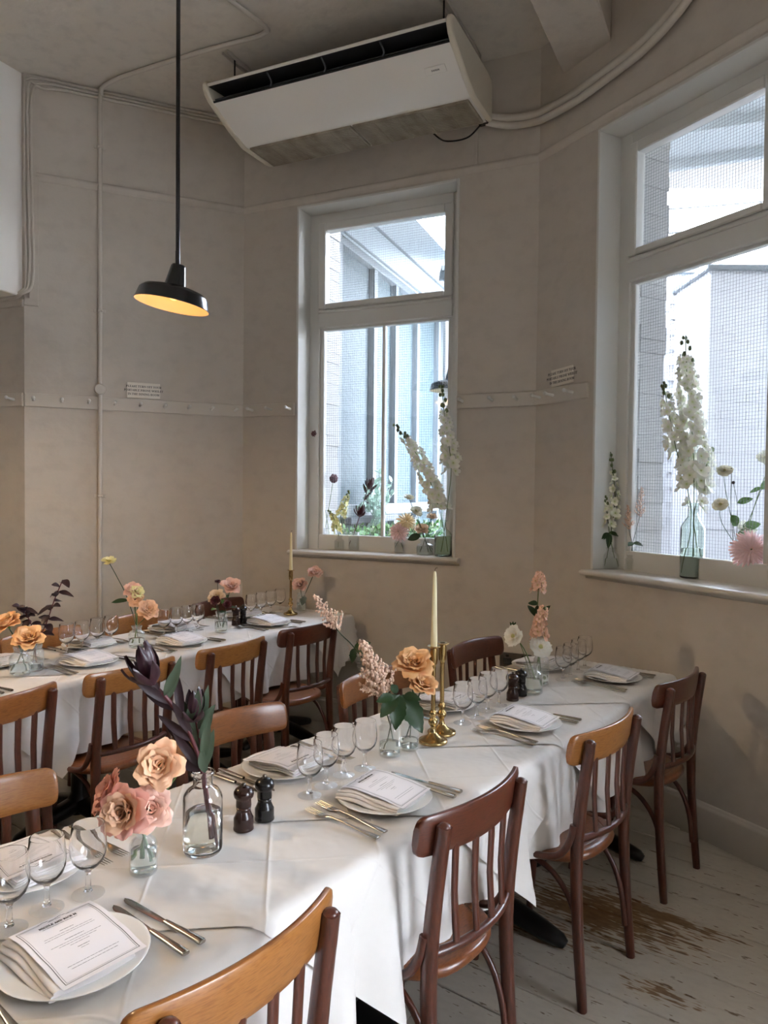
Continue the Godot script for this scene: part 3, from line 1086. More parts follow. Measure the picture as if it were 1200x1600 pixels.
func bar(b: MB, x0: float, x1: float, z0: float, z1: float) -> void:     # printed stroke lying on the card
	var steps := maxi(1, int(absf(z1 - z0) / 0.012))
	var p := PackedVector3Array()
	for k in steps + 1:
		var z := lerpf(z0, z1, float(k) / steps)
		p.append(Vector3(x1, menu_y(z) + 0.0007, z))
		p.append(Vector3(x0, menu_y(z) + 0.0007, z))
	b.grid(p, 2, steps + 1)

func make_menu() -> Node3D:
	var o := thing("menu_card", "", "menu")
	var b := MB.new()
	var p := PackedVector3Array()
	for side in 2:
		var q := PackedVector3Array()
		for k in 17:
			var z := -0.094 + 0.19 * k / 16
			for e in 5:
				var x := (-0.078 + 0.156 * e / 4) * (1.0 if side == 1 else -1.0)
				q.append(Vector3(x, menu_y(z) + (0.0003 if side == 0 else -0.0002), z))
		b.grid(q, 5, 17)
	part(o, "card", b, mats["paper"])
	var ink := MB.new()
	for m in [[0.069, 0.0011], [0.0655, 0.0005]]:                # double ruled border
		var x: float = m[0]
		var w: float = m[1]
		var za := -0.094 + (0.078 - x)
		var zb := 0.096 - (0.078 - x)
		bar(ink, -x - w / 2, -x + w / 2, za, zb)
		bar(ink, x - w / 2, x + w / 2, za, zb)
		bar(ink, -x, -0.028, za, za + w)
		bar(ink, 0.028, x, za, za + w)
		bar(ink, -x, x, zb - w, zb)
	# ornament on the top border
	for k in 9:
		var x := -0.026 + 0.0065 * k
		bar(ink, x - 0.003, x + 0.0034, -0.0862 - 0.0025 * sin(k * 1.3), -0.0846 - 0.0025 * sin(k * 1.3))
	bar(ink, -0.013, -0.002, -0.0815, -0.0803)
	bar(ink, 0.001, 0.012, -0.0815, -0.0803)
	var r := RandomNumberGenerator.new()
	r.seed = 5
	# small print: [z, half width, thickness]
	for l in [[-0.060, 0.033, 0.0011], [-0.0375, 0.013, 0.0011], [-0.030, 0.045, 0.0007], [-0.0245, 0.047, 0.0007], [-0.0105, 0.018, 0.0011], [-0.003, 0.047, 0.0007], [0.0025, 0.035, 0.0007], [0.0085, 0.018, 0.0007], [0.0205, 0.011, 0.0011], [0.0265, 0.008, 0.0007], [0.054, 0.048, 0.0007], [0.0605, 0.044, 0.0007]]:
		var x: float = -l[1]
		while x < l[1]:
			var w := minf(r.randf_range(0.003, 0.009), l[1] - x)
			if w > 0.001:
				bar(ink, x, x + w, l[0] - l[2] / 2, l[0] + l[2] / 2)
			x += w + 0.0012
	part(o, "print", ink, mats["ink"])
	text(o, "heading", "NICOLE AND RICK M", 0.0068, Transform3D(Basis(Vector3.RIGHT, -PI / 2), Vector3(0, menu_y(-0.068) + 0.0006, -0.068)), mats["ink"])
	return o

func make_knife() -> Node3D:                            # handle towards +z, blade towards -z, 0.245 long
	var o := thing("table_knife", "", "knife")
	var p := PackedVector3Array()
	var b := MB.new()
	var sts := [[0.122, 0.0072, 0.0032], [0.118, 0.0085, 0.0042], [0.07, 0.0072, 0.0038], [0.02, 0.0058, 0.0032], [0.012, 0.0052, 0.003]]
	for s in sts:
		for k in 10:
			var a := TAU * (k + 0.5) / 10
			var q := pow(pow(absf(cos(a)), 4.0) + pow(absf(sin(a)), 4.0), -0.25)
			p.append(Vector3(cos(a) * q * s[1], 0.0045 + sin(a) * q * s[2], s[0]))
	b.grid(p, 10, sts.size(), true)
	var ps := []
	for k in 10:
		ps.append(p[k])
	b.face(ps, Vector3(0, 0.004, 0))
	part(o, "handle", b, mats["steel"])
	b = MB.new()
	p = PackedVector3Array()
	var bl := [[0.014, -0.0045, 0.0045], [0.0, -0.0055, 0.0065], [-0.05, -0.0065, 0.0085], [-0.09, -0.007, 0.0095], [-0.108, -0.006, 0.0092], [-0.118, -0.002, 0.007], [-0.123, 0.003, 0.004]]
	for side in [1.0, -1.0]:
		var g := PackedVector3Array()
		for s in bl:
			for e in 3:
				var x := lerpf(s[1], s[2], e / 2.0)
				g.append(Vector3(x, 0.003 + side * (0.0011 - 0.0009 * absf(e - 1)), s[0]))
		b.grid(g, 3, bl.size())
	part(o, "blade", b, mats["steel"])
	return o

func make_fork() -> Node3D:                             # handle towards +z, tines towards -z
	var o := thing("table_fork", "", "fork")
	var b := MB.new()
	var p := PackedVector3Array()
	var sts := [[0.122, 0.0085, 0.0028, 0.002], [0.119, 0.010, 0.003, 0.0022], [0.07, 0.0068, 0.004, 0.002], [0.01, 0.0035, 0.0075, 0.0022], [-0.04, 0.0036, 0.0085, 0.002], [-0.052, 0.0075, 0.0065, 0.0014], [-0.066, 0.0118, 0.004, 0.001], [-0.078, 0.0122, 0.0042, 0.0009]]
	for s in sts:
		for k in 10:
			var a := TAU * (k + 0.5) / 10
			var q := pow(pow(absf(cos(a)), 3.0) + pow(absf(sin(a)), 3.0), -0.333)
			p.append(Vector3(cos(a) * q * s[1], s[2] + sin(a) * q * s[3], s[0]))
	b.grid(p, 10, sts.size(), true)
	for e in [0, sts.size() - 1]:
		var ps := []
		for k in 10:
			ps.append(p[e * 10 + k])
		b.face(ps, Vector3(0, 0.004, 0))
	part(o, "handle", b, mats["steel"])
	for k in 4:
		var x := -0.0102 + 0.0068 * k
		b = MB.new()
		b.tube(PackedVector3Array([Vector3(x, 0.0041, -0.075), Vector3(x, 0.005, -0.1), Vector3(x * 0.96, 0.0075, -0.123)]), PackedFloat32Array([0.0017, 0.0014, 0.0007]), 6)
		part(o, "tine", b, mats["steel"])
	return o

func make_mill(m: Material) -> Node3D:
	var o := thing("pepper_mill", "", "mill")
	var b := MB.new()
	b.lathe(PackedVector2Array([Vector2(0, 0.058), Vector2(0.0185, 0.058), Vector2(0.0175, 0.05), Vector2(0.0172, 0.046), Vector2(0.022, 0.034), Vector2(0.0245, 0.03), Vector2(0.0245, 0.012), Vector2(0.0238, 0.009), Vector2(0.0252, 0.006), Vector2(0.0252, 0.001), Vector2(0.024, 0.0), Vector2(0, 0.0)]), 24)
	part(o, "body", b, m)
	b = MB.new()
	b.lathe(PackedVector2Array([Vector2(0, 0.107), Vector2(0.012, 0.1065), Vector2(0.02, 0.102), Vector2(0.0245, 0.095), Vector2(0.0252, 0.089), Vector2(0.0235, 0.082), Vector2(0.0195, 0.078), Vector2(0.0185, 0.074), Vector2(0.019, 0.0595), Vector2(0.0185, 0.0588), Vector2(0, 0.0588)]), 24)
	part(o, "head", b, m)
	b = MB.new()
	b.lathe(PackedVector2Array([Vector2(0, 0.1165), Vector2(0.004, 0.116), Vector2(0.0058, 0.113), Vector2(0.005, 0.1095), Vector2(0.0035, 0.107), Vector2(0, 0.107)]), 12)
	part(o, "knob", b, mats["darksteel"])
	return o

func make_candlestick(label: String, at: Vector3, hgt: float, with_foot_r: float) -> Node3D:
	var o := thing("candlestick", label, "candlestick", at)
	var h := hgt
	var b := MB.new()
	b.lathe(PackedVector2Array([Vector2(0.0095, h), Vector2(0.0215, h + 0.001), Vector2(0.0225, h - 0.001), Vector2(0.0215, h - 0.003), Vector2(0.0125, h - 0.005), Vector2(0.012, h - 0.008), Vector2(0.0135, h - 0.012), Vector2(0.0142, h - 0.04), Vector2(0.0125, h - 0.058), Vector2(0.0085, h - 0.065), Vector2(0.0078, h - 0.07)]), 24)
	b.lathe(PackedVector2Array([Vector2(0, h - 0.03), Vector2(0.0095, h - 0.03), Vector2(0.0095, h)]), 24)
	part(o, "socket", b, mats["brass"])
	b = MB.new()
	b.lathe(PackedVector2Array([Vector2(0.0078, h - 0.07), Vector2(0.0076, 0.11), Vector2(0.009, 0.107), Vector2(0.0135, 0.1), Vector2(0.0135, 0.094), Vector2(0.009, 0.088), Vector2(0.0085, 0.085), Vector2(0.012, 0.08), Vector2(0.0165, 0.072), Vector2(0.0165, 0.066), Vector2(0.012, 0.058), Vector2(0.0085, 0.054), Vector2(0.0085, 0.045), Vector2(0.012, 0.034)]), 24)
	part(o, "stem", b, mats["brass"])
	b = MB.new()
	var k := with_foot_r / 0.05
	b.lathe(PackedVector2Array([Vector2(0.012, 0.034), Vector2(0.02 * k, 0.024), Vector2(0.033 * k, 0.016), Vector2(0.044 * k, 0.0125), Vector2(0.049 * k, 0.0095), Vector2(0.05 * k, 0.005), Vector2(0.049 * k, 0.0005), Vector2(0.046 * k, 0.0), Vector2(0, 0.0)]), 36)
	part(o, "foot", b, mats["brass"])
	return o

func make_candle(label: String, at: Vector3, hgt: float, r: float) -> void:
	var o := thing("taper_candle", label, "candle", at)
	var b := MB.new()
	b.lathe(PackedVector2Array([Vector2(0, hgt), Vector2(r * 0.25, hgt - 0.001), Vector2(r * 0.42, hgt - 0.008), Vector2(r * 0.55, hgt - 0.022), Vector2(r * 0.62, hgt * 0.8), Vector2(r * 0.82, hgt * 0.4), Vector2(r, hgt * 0.08), Vector2(r * 0.95, 0), Vector2(r * 0.9, -0.02), Vector2(0, -0.02)]), 20)
	part(o, "wax", b, mats["wax"])
	b = MB.new()
	b.tube(bend([Vector3(0, hgt - 0.002, 0), Vector3(0.001, hgt + 0.007, 0), Vector3(0.005, hgt + 0.011, 0), Vector3(0.009, hgt + 0.010, 0)], 4), PackedFloat32Array([0.0011]), 6)
	part(o, "wick", b, mats["wick"])

# a glass vase or bottle: outer profile from the lip down to the base corner, wall thickness, water height
func vase(called: String, label: String, at: Vector3, outer: Array, wall_t: float, water: float, tint := "clearglass", watermat := "water") -> Node3D:
	var o := thing(called, label, "vase" if called != "glass_bottle" else "bottle", at)
	var out := PackedVector2Array()
	var inn := PackedVector2Array()
	for q in outer:
		out.append(q)
	out.append(Vector2(0, 0.0))
	var base: Vector2 = outer[outer.size() - 1]
	inn.append(Vector2(0, 0.006))
	inn.append(Vector2(maxf(base.x - wall_t - 0.003, 0.001), 0.006))
	for k in range(outer.size() - 1, -1, -1):
		var q: Vector2 = outer[k]
		if q.y > 0.009:
			inn.append(Vector2(maxf(q.x - wall_t, 0.002), q.y))
	inn[inn.size() - 1] = Vector2(outer[0].x, outer[0].y)
	var b := MB.new()
	b.lathe(out, 28)
	b.lathe(inn, 28)
	part(o, "glass_body", b, mats[tint])
	if water > 0:
		var w := PackedVector2Array()
		var rim := 0.0
		for k in range(outer.size() - 1):
			var q: Vector2 = outer[k]
			var q2: Vector2 = outer[k + 1]
			if q.y >= water and q2.y <= water and q.y > q2.y:
				rim = lerpf(q.x, q2.x, (q.y - water) / (q.y - q2.y))
		w.append(Vector2(0, water))
		w.append(Vector2(rim - wall_t - 0.0008, water))
		for q in outer:
			if q.y < water - 0.002 and q.y > 0.009:
				w.append(Vector2(maxf(q.x - wall_t - 0.0008, 0.001), q.y))
		w.append(Vector2(maxf(base.x - wall_t - 0.004, 0.001), 0.0068))
		w.append(Vector2(0, 0.0068))
		b = MB.new()
		b.lathe(w, 28)
		part(o, "water", b, mats[watermat])
	return o

func round_vase(label: String, at: Vector3, h: float, r: float, water: float) -> Node3D:
	return vase("glass_vase", label, at, [Vector2(r * 0.60, h), Vector2(r * 0.66, h - 0.002), Vector2(r * 0.64, h - 0.006), Vector2(r * 0.56, h - 0.01), Vector2(r * 0.54, h * 0.82), Vector2(r * 0.62, h * 0.77), Vector2(r * 0.86, h * 0.71), Vector2(r * 0.97, h * 0.64), Vector2(r, h * 0.56), Vector2(r, h * 0.1), Vector2(r * 0.97, 0.004), Vector2(r * 0.9, 0.0)], 0.0028, h * water, "vaseglass")

func straight_vase(label: String, at: Vector3, h: float, r: float, water: float) -> Node3D:
	return vase("glass_vase", label, at, [Vector2(r * 0.80, h), Vector2(r * 0.86, h - 0.002), Vector2(r * 0.85, h - 0.009), Vector2(r * 0.76, h - 0.014), Vector2(r * 0.80, h * 0.84), Vector2(r * 0.96, h * 0.77), Vector2(r, h * 0.7), Vector2(r, h * 0.1), Vector2(r * 0.97, 0.004), Vector2(r * 0.9, 0.0)], 0.0026, h * water, "vaseglass")

# ---------------------------------------------------------------- flowers
func petal_mesh(kind: int, v := 0) -> MB:                 # about 1 long, growing along +y, outer side +z
	var b := MB.new()
	var p := PackedVector3Array()
	var cols := PackedColorArray()
	var nv := 9 if kind == 0 else 7
	var nu := 7 if kind == 0 else 5
	for j in nv:
		var s := float(j) / (nv - 1)
		for i in nu:
			var u := 2.0 * i / (nu - 1) - 1.0
			var w := 0.0
			var q := Vector3.ZERO
			if kind == 0:                             # broad cupped rose petal
				w = 0.56 * pow(sin(PI * (0.10 + 0.66 * s)), 0.75)
				q = Vector3(w * u, s * (1.0 - 0.10 * u * u + 0.018 * sin(u * 5.0 + v * 2.1) + 0.008 * sin(u * 9.0 + v) - 0.06 * u * u * u * u), 0.24 * sin(PI * 0.6 * s) - 0.30 * u * u * w + 0.9 * pow(maxf(0.0, s - 0.72), 2.0) * 3.0 + 0.07 * sin(u * 4.5 + 1.0 + v * 1.7) * s * s)
			elif kind == 1:                           # narrow dahlia petal, rolled in along its length
				w = 0.11 * pow(sin(PI * (0.14 + 0.8 * s)), 0.7)
				q = Vector3(w * u, s, 0.10 * sin(PI * s) - 0.05 * u * u - 0.12 * s * s)
			elif kind == 2:                           # wide ruffled petal
				w = 0.36 * pow(sin(PI * (0.06 + 0.66 * s)), 0.8)
				q = Vector3(w * u, s * (1.0 + 0.05 * sin(u * 9.0)), 0.05 * sin(u * 8.0) * s - 0.10 * s + 0.12 * s * s)
			else:                                     # pointed leathery bract
				w = 0.17 * pow(sin(PI * minf(0.999, 0.06 + 0.93 * s)), 0.8)
				q = Vector3(w * u, s, 0.22 * sin(PI * 0.75 * s) - 0.07 * u * u - 0.05 * s)
			p.append(q)
			var k := smoothstep(0.0, 0.75, s)
			cols.append(Color(lerpf(0.98, 1.0, k), lerpf(0.80, 1.0, k), lerpf(0.58, 1.0, k)) if kind != 3 else Color(1, 1, 1).lerp(Color(0.55, 0.6, 0.5), s))
	if kind == 0 and v > 0:
		for k in cols.size():
			cols[k] = cols[k] * (Color(0.93, 0.90, 0.88) if v == 1 else Color(1.04, 1.0, 0.95))
	b.grid(p, nu, nv, false, Color.WHITE, cols)
	return b

var petals := []
var petal_meshes := []
var floret := MB.new()
var floret_mesh: ArrayMesh

func prepare_flowers() -> void:
	for k in 4:
		petals.append(petal_mesh(k))
		petal_meshes.append((petals[k] as MB).mesh())
	for k in [1, 2]:
		petals.append(petal_mesh(0, k))
		petal_meshes.append((petals[3 + k] as MB).mesh())
	for k in 5:
		var p := PackedVector3Array()
		var cols := PackedColorArray()
		for j in 4:
			var s := j / 3.0
			for i in 3:
				var w := 0.44 * sin(PI * (0.10 + 0.66 * s))
				p.append(Vector3(w * (i - 1) + 0.05 * sin(k * 2.0) * s, 0.10 + (0.34 + 0.12 * sin(k * 1.9)) * s * s - 0.10 * absf(i - 1) * (1.0 if k % 2 else -0.6), s * (1.0 + 0.12 * sin(k * 2.7))))
				cols.append(Color(0.80, 0.90, 0.62).lerp(Color(1, 1, 1), smoothstep(0.0, 0.5, s)))
		var b := MB.new()
		b.grid(p, 3, 4, false, Color.WHITE, cols)
		floret.add(b, Transform3D(Basis(UP, TAU * k / 5), Vector3.ZERO))
	floret.ball(Vector3(0, 0.2, 0), 0.13, 6, 1.0, Color(0.75, 0.8, 0.45))
	floret_mesh = floret.mesh()

func flower(called: String, label: String, at: Vector3, group := "") -> Node3D:
	return thing(called, label, "flower", at, 0.0, group)

func stem(root: Node3D, pts: Array, r: float, m := "stem_green") -> void:
	var b := MB.new()
	b.tube(bend(pts, 5), PackedFloat32Array([r]), 7)
	wpart(root, "stem", b, mats[m])

func leaf_mb(base: Vector3, dir: Vector3, nrm: Vector3, length: float, width: float, droop: float, teeth := 0.0, fold := 0.22) -> MB:
	var b := MB.new()
	var p := PackedVector3Array()
	var cols := PackedColorArray()
	var d := dir.normalized()
	var side := d.cross(nrm).normalized()
	var up := side.cross(d).normalized()
	var nv := 9 if teeth <= 0 else 17
	for j in nv:
		var s := float(j) / (nv - 1)
		var w := width * 0.5 * pow(maxf(sin(PI * pow(s, 0.85)), 0.0), 0.8)
		if teeth > 0:
			w *= 1.0 - teeth * (1.0 - fposmod(s * 7.0, 1.0)) * (1.0 if s < 0.97 else 0.0)
		var c := base + d * (length * s) - UP * (droop * s * s)
		for i in 5:
			var u := (i - 2) / 2.0
			p.append(c + side * (w * u) + up * (fold * w * absf(u) + 0.03 * width * sin(s * 9.0 + u * 2.0) * absf(u)))
			cols.append(Color(1.25, 1.25, 1.1) if i == 2 else Color(1, 1, 1))
	b.grid(p, 5, nv, false, Color.WHITE, cols)
	return b

func leaf(root: Node3D, base: Vector3, dir: Vector3, nrm: Vector3, length: float, width: float, droop: float, m := "leaf_dark", teeth := 0.0) -> void:
	wpart(root, "leaf", leaf_mb(base, dir, nrm, length, width, droop, teeth), mats[m])

func rose(root: Node3D, c: Vector3, axis: Vector3, r: float, m: Material, sd: int, loose := 1.0, whole := false, outer: Material = null) -> void:
	var g := RandomNumberGenerator.new()
	g.seed = sd
	r *= 0.92
	var f := aim(c - axis.normalized() * r * 0.42, axis)
	var all := MB.new()
	for l in [[2, -16.0, 0.62, 0.02], [3, -9.0, 0.72, 0.05], [4, -1.0, 0.82, 0.09], [5, 9.0, 0.92, 0.13], [5, 22.0, 1.0, 0.17], [5, 40.0, 1.06, 0.19], [5, 60.0, 1.08, 0.18]]:
		var off := g.randf() * TAU
		for k in l[0]:
			var a: float = off + TAU * k / l[0] + g.randf_range(-0.18, 0.18)
			var tilt := deg_to_rad(l[1] * loose + g.randf_range(-7, 7))
			var s: float = r * l[2] * g.randf_range(0.92, 1.06)
			var xf := f * Transform3D(Basis(UP, a), Vector3.ZERO) * Transform3D(Basis(Vector3.RIGHT, tilt).scaled_local(Vector3(s, s, s)), Vector3(0, 0, l[3] * r))
			if whole:
				all.add(petals[[0, 4, 5][k % 3]], xf)
			else:
				xf.origin -= root.position
				put(root, "petal", petal_meshes[[0, 4, 5][g.randi() % 3]], outer if outer and l[1] > 30.0 else m, xf)
	if whole:
		wpart(root, "bloom", all, m)
	var b := MB.new()
	b.ball(f * Vector3(0, 0.02 * r, 0), r * 0.2, 10)
	for k in 5:
		var d := f.basis * (Basis(UP, TAU * k / 5 + 0.3) * Vector3(0, -0.35, 1))
		b.add(leaf_mb(f.origin, d, axis, r * 0.62, r * 0.2, 0.0), Transform3D())
	wpart(root, "calyx", b, mats["leaf_mid"])

func dahlia(root: Node3D, c: Vector3, axis: Vector3, r: float, m: Material, num: int, kind := 1, spread := 100.0) -> void:
	var g := RandomNumberGenerator.new()
	g.seed = 77 + num
	var f := aim(c - axis.normalized() * r * 0.25, axis)
	var all := MB.new()
	for k in num:
		var s := (k + 0.5) / num
		var tilt := deg_to_rad(6.0 + spread * pow(s, 0.7) + g.randf_range(-6, 6))
		var l := r * lerpf(0.42, 1.05, pow(s, 0.5)) * g.randf_range(0.92, 1.06)
		all.add(petals[kind], f * Transform3D(Basis(UP, k * 2.39996), Vector3.ZERO) * Transform3D(Basis(Vector3.RIGHT, tilt).scaled_local(Vector3(l, l, -l)), Vector3(0, 0.05 * r, 0.03 * r)))
	wpart(root, "bloom", all, m)
	var b := MB.new()
	b.ball(f.origin - axis.normalized() * r * 0.05, r * 0.22, 10, 0.8)
	wpart(root, "calyx", b, mats["leaf_mid"])

func scabious(root: Node3D, c: Vector3, axis: Vector3, r: float, m: Material, sd: int) -> void:
	var g := RandomNumberGenerator.new()
	g.seed = sd
	var f := aim(c, axis)
	var all := MB.new()
	for ring in [[10, 82.0, 1.0], [9, 66.0, 0.8], [8, 46.0, 0.6]]:
		for k in ring[0]:
			var s: float = r * ring[2] * g.randf_range(0.9, 1.08)
			var tilt := deg_to_rad(ring[1] + g.randf_range(-10, 10))
			all.add(petals[2], f * Transform3D(Basis(UP, TAU * k / ring[0] + ring[1]), Vector3.ZERO) * Transform3D(Basis(Vector3.RIGHT, tilt).scaled_local(Vector3(s, s, -s)), Vector3.ZERO))
	wpart(root, "bloom", all, m)
	var b := MB.new()
	for k in 40:
		var a := k * 2.39996
		var q := sqrt((k + 0.5) / 40.0)
		b.ball(f * Vector3(cos(a) * q * r * 0.24, r * (0.2 - 0.1 * q * q), sin(a) * q * r * 0.24), r * 0.045, 5)
	wpart(root, "centre", b, mats["flower_eye"])
	b = MB.new()
	b.ball(f * Vector3(0, -0.06 * r, 0), r * 0.22, 8)
	wpart(root, "calyx", b, mats["leaf_mid"])

# a spike of separate florets along a stem; pts run upwards
func spike(root: Node3D, pts: Array, from: float, upto: float, width: float, size: float, num: int, m: Material, sd: int, buds := 6, sparse := 0.0) -> void:
	var g := RandomNumberGenerator.new()
	g.seed = sd
	var path := bend(pts, 8)
	stem(root, pts, 0.0022)
	for k in num:
		var s := lerpf(from, upto, (k + 0.5) / num)
		if g.randf() < sparse:
			continue
		var i := clampi(int(s * (path.size() - 1)), 0, path.size() - 2)
		var at: Vector3 = path[i].lerp(path[i + 1], fposmod(s * (path.size() - 1), 1.0))
		var tg := (path[i + 1] - path[i]).normalized()
		var x := tg.cross(Vector3(0.3, 0.1, 0.9)).normalized()
		var a := k * 2.39996 + g.randf_range(-0.4, 0.4)
		var d := x.rotated(tg, a)
		var w := width * lerpf(1.0, 0.45, pow((s - from) / (upto - from), 1.4)) * g.randf_range(0.75, 1.15)
		var sz := size * lerpf(1.0, 0.55, pow((s - from) / (upto - from), 1.4)) * g.randf_range(0.85, 1.15)
		var xf := aim(at + d * w + tg * w * 0.2, d + tg * g.randf_range(0.0, 0.6), sz, g.randf() * TAU)
		xf.origin -= root.position
		put(root, "floret", floret_mesh, m, xf)
	var b := MB.new()
	for k in buds:
		var s := lerpf(upto, 1.0, (k + 0.5) / buds)
		var i := clampi(int(s * (path.size() - 1)), 0, path.size() - 1)
		var d := Vector3(0.7, 0.2, 0.7).rotated(UP, k * 2.4).normalized()
		var q: Vector3 = path[i] + d * width * lerpf(0.45, 0.2, float(k) / buds)
		b.ball(q, size * lerpf(0.34, 0.22, float(k) / buds), 6, 1.3)
		b.tube(PackedVector3Array([path[i], q]), PackedFloat32Array([0.0007]), 4)
	if buds > 0:
		wpart(root, "buds", b, mats["bud_green"])

func plume(root: Node3D, base: Vector3, tip: Vector3, width: float, m: Material, sd: int, branches := 30) -> void:
	var g := RandomNumberGenerator.new()
	g.seed = sd
	var b := MB.new()
	var ax := tip - base
	var t := ax.normalized()
	var x := t.cross(Vector3(0.3, 0.1, 0.9)).normalized()
	var blob := MB.new()
	blob.ball(Vector3.ZERO, 1.0, 5)
	for k in branches:
		var s := (k + 0.3) / branches
		var at := base + ax * s
		var d := (x.rotated(t, k * 2.39996) + t * 0.9).normalized()
		var l := width * (1.0 - 0.85 * s) * g.randf_range(0.7, 1.15)
		var steps := maxi(2, int(l / (width * 0.11)))
		for i in steps:
			var q := at + d * (l * (i + 0.5) / steps) + t * 0.1 * l * pow(float(i) / steps, 2.0)
			for e in 2:
				var r := width * g.randf_range(0.05, 0.085) * (1.0 - 0.4 * i / steps)
				b.add(blob, Transform3D(Basis().scaled(Vector3(r, r * 1.2, r)), q + Vector3(g.randf_range(-1, 1), g.randf_range(-1, 1), g.randf_range(-1, 1)) * width * 0.05), Color(1, 1, 1) * g.randf_range(0.8, 1.05))
	wpart(root, "plume", b, m)

func allium(root: Node3D, c: Vector3, r: float) -> void:
	var b := MB.new()
	b.ball(c, r * 0.72, 12, 1.0, Color(0.6, 0.6, 0.6))
	for k in 90:
		var y := 1.0 - 2.0 * (k + 0.5) / 90
		var a := k * 2.39996
		var d := Vector3(cos(a) * sqrt(1 - y * y), y, sin(a) * sqrt(1 - y * y))
		b.ball(c + d * r * (0.82 + 0.16 * sin(k * 1.7) * maxf(y, 0.2)), r * 0.17, 5, 1.2)
	wpart(root, "flower_head", b, mats["maroon"])

func bracts(root: Node3D, c: Vector3, axis: Vector3, size: float, m: Material, num: int, open := 34.0) -> void:    # leathery flower head
	var f := aim(c, axis)
	for k in num:
		var ring := k % 3
		var tilt := deg_to_rad(6.0 + open * 0.5 * ring)
		var s := size * (1.0 - 0.12 * ring)
		var xf := f * Transform3D(Basis(UP, k * 2.39996), Vector3.ZERO) * Transform3D(Basis(Vector3.RIGHT, tilt).scaled_local(Vector3(s, s, s)), Vector3(0, 0, 0.02 * size * ring))
		xf.origin -= root.position
		put(root, "bract", petal_meshes[3], m, xf)

